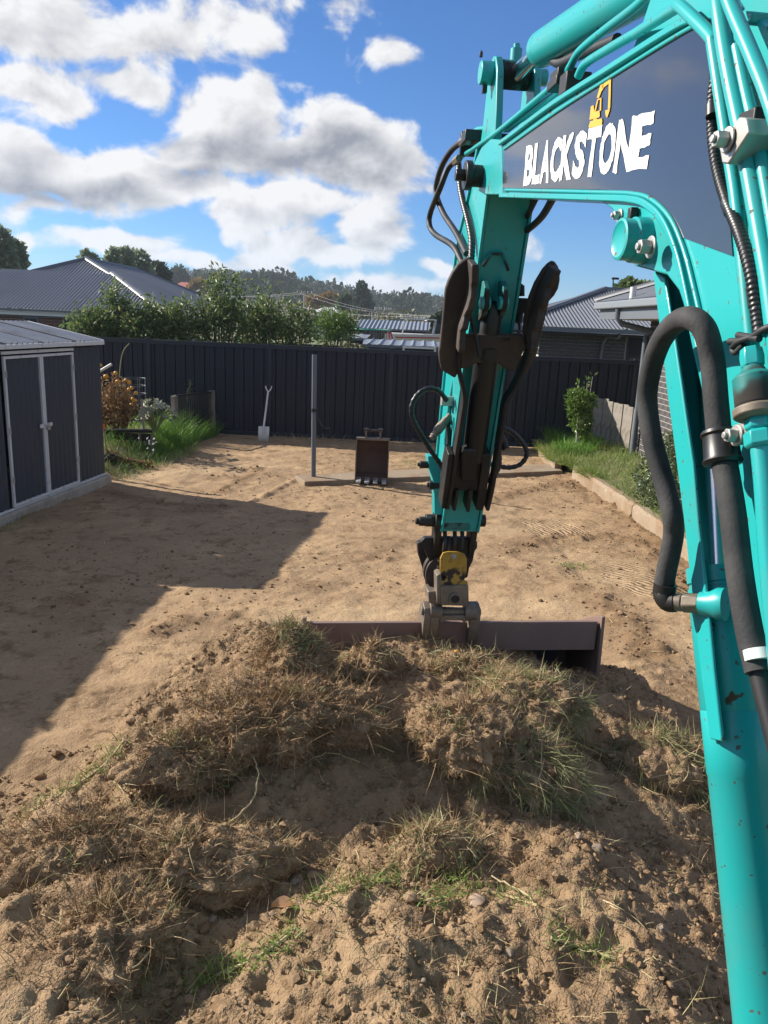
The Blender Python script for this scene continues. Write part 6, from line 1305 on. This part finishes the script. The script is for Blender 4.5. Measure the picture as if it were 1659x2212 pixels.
def hit(u, v):
    """where the line of sight meets the mound or yard (vectorised march)"""
    u = np.asarray(u, float); v = np.asarray(v, float)
    d = CF[None] + ((u - IW / 2) / IF)[:, None] * CR[None] - ((v - IH / 2) / IF)[:, None] * CU[None]
    t = np.full(len(u), 1.2); done = np.zeros(len(u), bool)
    for _ in range(420):
        p = CAM + d * t[:, None]; h = np.maximum(mz(p[:, 0], p[:, 1]), 0.0); done |= p[:, 2] <= h; t = np.where(done, t, t + .011)
    return CAM + d * t[:, None]
def mnormal(x, y):
    e = .04; return np.stack([-(mz(x + e, y) - mz(x - e, y)) / (2 * e), -(mz(x, y + e) - mz(x, y - e)) / (2 * e), np.ones_like(x)], -1)
def pix(n, cu, cv, ru, rv, seed=None):
    a = rng.uniform(0, 6.283, n); r = np.sqrt(rng.random(n)); return cu + np.cos(a) * r * ru, cv + np.sin(a) * r * rv

# loose crumbs and pebbles over the whole heap
n = 26000; x = rng.uniform(-1.9, 1.75, n); y = .9 + 3.9 * rng.random(n) ** 1.15; b = mz(x, y); kp = (b > .02) & (vnoise(x * 3, y * 3, 88) > .33); x, y, b = x[kp], y[kp], b[kp]
r = np.minimum(.026, .0025 + rng.exponential(.0036, len(x)))
vs_, fs_ = rocks(np.stack([x, y, b + r * .25], -1), r, .75, .3); obj('mound_crumbs', vs_, fs_, 'clod', smooth=0, kind='stuff')
# root threads through the whole heap
n = 24000; x = rng.uniform(-1.9, 1.6, n); y = rng.uniform(1.0, 4.4, n); b = mz(x, y); kp = (b > .06) & (vnoise(x * 2.1, y * 2.1, 93) > .36); x, y, b = x[kp], y[kp], b[kp]; n = len(x)
D_ = unit(n); D_[:, 2] = np.abs(D_[:, 2]) * .7 - .1; D_ = D_ + mnormal(x, y) * .25
vs_, fs_ = blades(np.stack([x, y, b - .003], -1), D_, rng.uniform(.015, .07, n), rng.uniform(.0018, .0038, n), unit(n) * rng.uniform(.005, .03, (n, 1)), 3); obj('mound_roots', vs_, fs_, 'root', kind='stuff')
n = 3800; x = rng.uniform(-1.9, 1.6, n); y = rng.uniform(1.0, 4.3, n); b = mz(x, y); kp = (b > .06) & (vnoise(x * 2.6, y * 2.6, 97) > .45); x, y, b = x[kp], y[kp], b[kp]; n = len(x)
D_ = unit(n); D_[:, 2] = np.abs(D_[:, 2]) * .5 - .05
vs_, fs_ = blades(np.stack([x, y, b + .003], -1), D_, rng.uniform(.03, .12, n), rng.uniform(.0018, .0045, n), unit(n) * .03, 3); obj('dry_grass_litter', vs_, fs_, 'straw', kind='stuff')
n = 5200; x = rng.uniform(-1.8, 1.55, n); y = rng.uniform(1.1, 4.3, n); b = mz(x, y); kp = (b > .08) & (vnoise(x * 3.4, y * 3.4, 103) > .60); x, y, b = x[kp], y[kp], b[kp]; n = len(x)
D_ = unit(n); D_[:, 2] = np.abs(D_[:, 2]) * .9
vs_, fs_ = blades(np.stack([x, y, b], -1), D_, rng.uniform(.03, .10, n), rng.uniform(.002, .005, n), unit(n) * .03, 3); obj('grass_litter', vs_, fs_, 'turf_grass', kind='stuff')

def turf(c, axes, rz, label, seed, n_grass, n_root, green=1.0, glen=(.06, .16), hang=V(0, 0, 0), gmask=None, tilt=0.0):
    """a torn sod: ragged lump of earth, crumbs, root fibres and matted grass"""
    nu, nv = 150, 70; a = np.linspace(0, 2 * np.pi, nu, endpoint=False); e = np.linspace(-np.pi / 2 + .03, np.pi / 2 - .03, nv); axes = np.array(axes)
    A_, E_ = np.meshgrid(a, e); S_ = np.stack([np.cos(A_) * np.cos(E_), np.sin(A_) * np.cos(E_), np.sin(E_)], -1).reshape(-1, 3)
    q = S_ * axes
    rad = 1 + 1.05 * n3(q * 5 + seed, 1.0, seed) + .5 * n3(q * 15, 1.0, seed + 5)
    P_ = q * rad[:, None]; sm = axes.mean(); P_ = P_ + S_ * (sm * .30 * n3(q * 42, 1.0, seed + 9) + .012 * n3(q * 120, 1.0, seed + 13))[:, None]
    ca, sa = math.cos(rz), math.sin(rz); ct, st = math.cos(tilt), math.sin(tilt)
    R_ = np.array([[ca, -sa, 0], [sa, ca, 0], [0, 0, 1]]) @ np.array([[1, 0, 0], [0, ct, -st], [0, st, ct]])
    P_ = P_ @ R_.T + np.asarray(c)
    i = np.arange(nu * nv).reshape(nv, nu); j = np.roll(i, -1, 1); fs = np.stack([i[:-1], j[:-1], j[1:], i[1:]], -1).reshape(-1, 4).tolist() + [tuple(i[0][::-1]), tuple(i[-1])]
    t = thing('turf_clod', (c[0], c[1], c[2] - axes[2]), label, 'turf', 'torn turf clods on the dirt mound')
    obj('soil', P_, fs, 'mound_soil', t, smooth=180)
    C_ = np.asarray(c); N_ = nrm_r((P_ - C_) / axes.mean())
    up = P_[:, 2] > C_[2] - axes[2] * .75
    def pick(n, pref):
        idx = np.where(up & pref)[0]; k = rng.choice(idx, n); return P_[k] + rng.normal(size=(n, 3)) * .006, N_[k]
    allp = np.ones(len(P_), bool)
    k = max(200, n_root // 5); p, nn_ = pick(k, allp); r = np.minimum(.016, .002 + rng.exponential(.0032, k)); vs, fs = rocks(p, r, .8, .3); obj('crumbs', vs, fs, 'clod', t, smooth=0, kind='stuff')
    n = int(n_root * 2.3); p, nn_ = pick(n, allp); fl = unit(n); fl[:, 2] -= .25; D_ = nn_ * .45 + fl; L_ = np.minimum(.13, .015 + rng.exponential(.026, n))
    vs, fs = blades(p - nn_ * .004, D_, L_, rng.uniform(.0018, .0042, n), unit(n) * (L_ * rng.uniform(.2, .8, n))[:, None], 4); obj('roots', vs, fs, 'root', t, kind='stuff')
    gm = allp if gmask is None else gmask((P_ - C_) @ R_ / axes)
    # grass lies in matted tufts, blades of a tuft sharing a direction
    nc = max(6, n_grass // 11); cp, cn = pick(nc, gm); cd = nrm_r(unit(nc) * 1.05 + cn * .3 + hang); w_ = rng.integers(0, nc, n_grass)
    p = cp[w_] + rng.normal(size=(n_grass, 3)) * .016; D_ = cd[w_] + unit(n_grass) * .42 + cn[w_] * .12
    L_ = rng.uniform(*glen, n_grass) * rng.uniform(.6, 1.15, nc)[w_]; bend = (unit(n_grass) * .45 + hang * .5 + V(0, 0, -.5)) * (L_ * rng.uniform(.2, 1.0, n_grass))[:, None]
    vs, fs = blades(p, D_, L_, rng.uniform(.0022, .0052, n_grass), bend, 4); obj('grass', vs, fs, 'turf_grass', t, kind='stuff')
    n = n_grass // 3 + 90; p, nn_ = pick(n, allp); D_ = unit(n) + nn_ * .3; L_ = rng.uniform(.03, .13, n); vs, fs = blades(p, D_, L_, rng.uniform(.0018, .004, n), unit(n) * (L_ * .5)[:, None], 3); obj('dry_stalks', vs, fs, 'straw', t, kind='stuff')
    return t
def on(u, v, dz=0.0): p = hit([u], [v])[0]; return V(p[0], p[1], p[2] + dz)
turf(on(622, 1450, .04), (.18, .24, .16), .2, 'tall root-matted turf clod crowning the mound, green grass tuft on top', 11, 620, 4600, glen=(.04, .11), gmask=lambda q: (q[:, 2] > .55) & (q[:, 0] > -.1))
turf(on(620, 1585, .06), (.44, .22, .125), .12, 'large matted brown sod of roots overhanging the hollow, mid-left of mound', 15, 200, 9000, glen=(.04, .09), tilt=.12)
turf(on(420, 1660, .06), (.26, .20, .12), .5, 'brown rooty sod with a smooth cut face on the left of the mound', 19, 300, 3200, glen=(.03, .09))
turf(on(805, 1450, -.01), (.17, .2, .13), 0, 'root-covered clod right of the tallest turf, against the mud bucket', 23, 240, 1500, glen=(.03, .08))
turf(on(1000, 1455, -.02), (.34, .15, .10), -.1, 'low strawy turf lying just below the hitch', 27, 900, 1300, glen=(.05, .12))
turf(on(1130, 1530, .03), (.30, .19, .12), -.15, 'grassy turf clod right of centre, below the mud bucket', 31, 2300, 1200, glen=(.05, .13), hang=V(.1, -.3, 0))
turf(on(1000, 1620, .07), (.24, .20, .14), .3, 'pale root clod in the middle of the right-hand turf', 35, 260, 2200, glen=(.03, .09))
turf(on(1130, 1680, .05), (.24, .22, .16), -.3, 'long-bladed green turf clod draping towards the viewer, right of centre', 39, 2300, 1000, glen=(.07, .17), hang=V(.35, -.6, -.35))
turf(on(1420, 1650, .03), (.22, .17, .10), -.2, 'green turf clod beside the excavator lift cylinder', 43, 1300, 800, glen=(.05, .15), hang=V(.1, -.35, -.05))
turf(on(1530, 1700, .03), (.14, .20, .12), -.2, 'straggly turf clod partly behind the lift cylinder at right', 47, 800, 900, glen=(.06, .18), hang=V(.3, -.3, -.1))
turf(on(930, 1850, .02), (.12, .10, .07), .4, 'small turf clod hanging below the big right-hand turf', 51, 500, 700, glen=(.04, .12), hang=V(-.1, -.3, -.1))
turf(on(180, 1840, .0), (.34, .26, .09), .6, 'flat rooty sod on the far left slope of the mound', 61, 220, 4200, glen=(.03, .1))
turf(on(230, 2010, .0), (.30, .24, .08), .2, 'low crumbling rooty sod in the bottom left corner area', 65, 160, 3600, glen=(.03, .08))
turf(on(400, 1880, .03), (.30, .17, .10), .1, 'crumbling sod with trailing roots in the left foreground', 55, 260, 2400, glen=(.03, .10))
# creeping runners: strings of grass tufts
def runner(path, n, glen, label, w_=.03):
    P_ = np.array([on(u, v, .008) for u, v in path]); P_ = np.array(spline(P_, 10)); t = thing('grass_runner', P_[0], label, 'grass', 'uprooted grass runners')
    k = MB(); k.tube(P_, [.004 + .002 * random.random() for _ in P_], 6); k.build('stolon', 'straw', t)
    i = rng.integers(0, len(P_), n); p = P_[i] + rng.normal(size=(n, 3)) * V(w_, w_, .006); D_ = unit(n); D_[:, 2] = np.abs(D_[:, 2]) + .3; L_ = rng.uniform(*glen, n)
    vs, fs = blades(p, D_, L_, rng.uniform(.003, .006, n), (unit(n) * .4 + V(0, 0, -.3)) * L_[:, None], 4); obj('grass', vs, fs, 'verge_grass', t, kind='stuff')
runner([(410, 2150), (470, 2110), (560, 2070), (640, 2010)], 380, (.025, .07), 'green grass runner along the near foreground ridge')
runner([(660, 1950), (760, 1920), (860, 1905)], 260, (.02, .07), 'tangled grass runner lying across the hollow')
runner([(1000, 1925), (1080, 1935), (1160, 1960)], 110, (.02, .06), 'thin grass runner with brown stem right of centre foreground')
runner([(900, 1950), (960, 1940), (1010, 1900)], 130, (.03, .08), 'grass runner below the small hanging turf clod')
runner([(1190, 2030), (1250, 2050), (1330, 2075)], 120, (.03, .08), 'sparse grass runner in the right foreground')
runner([(60, 1760), (130, 1720), (220, 1660), (270, 1600)], 220, (.03, .08), 'patchy grass along the left foot of the mound')
# bare sticks and roots big enough to pick out
def twig(path, r, label, m='straw', br=()):
    P_ = spline([on(u, v, h) + rng.normal(size=3) * .006 for u, v, h in path], 5); P_ = [p + rng.normal(size=3) * .0025 for p in P_]; k = MB(); k.tube(P_, np.linspace(r * .62, r * .3, len(P_)) * rng.uniform(.75, 1.25, len(P_)), 7)
    o = k.build('root_runner', m, label=label, cat='root', group='bare roots and runners on the mound')
twig([(480, 1815, .02), (510, 1790, .04), (545, 1755, .06), (563, 1720, .09), (553, 1685, .12)], .009, 'forked pale root standing out of the hollow below the brown sod')
twig([(245, 1690, .03), (265, 1730, .05), (285, 1765, .03), (330, 1790, .02)], .006, 'pale green runner curving over the left of the mound')
twig([(645, 1575, .05), (665, 1535, .09), (700, 1505, .10), (735, 1500, .11)], .008, 'pale stick poking from the matted brown sod near the mound centre')
twig([(690, 1610, .06), (750, 1620, .07), (800, 1635, .06), (850, 1645, .05)], .008, 'long pale root lying along the edge of the overhanging sod')
twig([(590, 1690, .03), (640, 1672, .04), (700, 1650, .05), (770, 1655, .03)], .006, 'thin root under the overhanging sod edge')
twig([(1010, 1900, .01), (1040, 1870, .03), (1055, 1850, .03)], .006, 'brown root sticking up right of the hollow', 'root')
twig([(1065, 1905, .02), (1110, 1935, .03), (1160, 1965, .01)], .006, 'arched dry stem near the flat orange stone')
# stones
def stone(u, v, r, m, label, sq=.65):
    p = on(u, v, r * .25); vs, fs = rocks(p[None], np.array([r * .85]), sq, .24, 2); obj('stone', vs, fs, m, smooth=28, label=label, cat='stone', group='stones on the mound')
stone(880, 1875, .040, 'clod', 'rounded earth lump the size of a fist in the hollow', .8)
stone(1030, 1950, .030, 'pale_stone', 'flat orange-brown stone on the foreground ridge', .4)
stone(1120, 1648, .02, 'pale_stone', 'small pale stone in the soil right of the long-bladed turf')
stone(1300, 1722, .022, 'pale_stone', 'pale rounded stone right of the right-hand turf')
stone(1282, 1705, .016, 'stone', 'small grey stone just left of the pale rounded stone')
stone(1340, 1490, .02, 'stone', 'grey stone on the soil below the mud bucket end')
stone(1250, 1808, .02, 'pale_stone', 'pinkish stone on the soil at right centre')
stone(1290, 1835, .026, 'stone', 'larger brown stone below the pinkish stone')
stone(640, 1910, .03, 'stone', 'brown stone beside the dry curled leaf')
stone(520, 1805, .013, 'pale_stone', 'whitish pebble in the left hollow')
stone(460, 1985, .016, 'stone', 'grey pebble near the seedling in the left foreground')
stone(85, 1680, .03, 'clod', 'dark earth lump at the left foot of the mound')
stone(1430, 2010, .022, 'stone', 'brown stone on the right slope in the foreground')
stone(1100, 2060, .018, 'stone', 'rounded pebble in the near right foreground')
stone(590, 1790, .014, 'stone', 'small grey-green stone below the forked root')
n = 45; u = rng.uniform(30, 1480, n); v = rng.uniform(1830, 2200, n); P_ = hit(u, v); r = rng.uniform(.005, .011, n); P_[:, 2] += r * .3
vs_, fs_ = rocks(P_, r, .7, .2, 2); obj('pebbles', vs_, fs_, 'stone', smooth=50, kind='stuff')
# dry curled leaf and a seedling, windfall fruit
p = on(612, 1972, .02); m = MB(); vs = []; 
for i in range(9):
    t = i / 8; wdt = .028 * math.sin(math.pi * min(1, t * .95 + .05)); vs += [p + V((t - .5) * .085, -wdt, .012 * math.sin(t * 3.1) + .016), p + V((t - .5) * .085, 0, .006 * math.sin(t * 3.1)), p + V((t - .5) * .085, wdt, .012 * math.sin(t * 3.1) + .016)]
m.add(vs, [(3 * i + k, 3 * i + 3 + k, 3 * i + 4 + k, 3 * i + 1 + k) for i in range(8) for k in (0, 1)]); m.build('curled_leaf', 'dry_leaf', label='dry curled brown leaf lying in the foreground hollow', cat='leaf')
p = on(358, 2045, .0); P0 = np.repeat(p[None], 6, 0); D_ = V(0, 0, .6) + unit(6) * .8; vs, fs = leaves(P0, D_, np.full(6, .06), np.full(6, .022)); obj('seedling', vs, fs, 'bright_leaf', label='tiny bright green seedling in the left foreground dip', cat='seedling')
p = on(477, 1548, .03); vs, fs = rocks(p[None], np.array([.012]), .9, .1, 2); obj('yellow_flower', vs, fs, 'fruit', label='small yellow dandelion head on the left of the tall turf', cat='flower')
p = on(985, 1420, .03); vs, fs = rocks(p[None], np.array([.022]), .9, .08, 2); obj('fallen_fruit', vs, fs, 'fruit', smooth=180, label='small orange fruit lying on the soil below the hitch', cat='fruit')
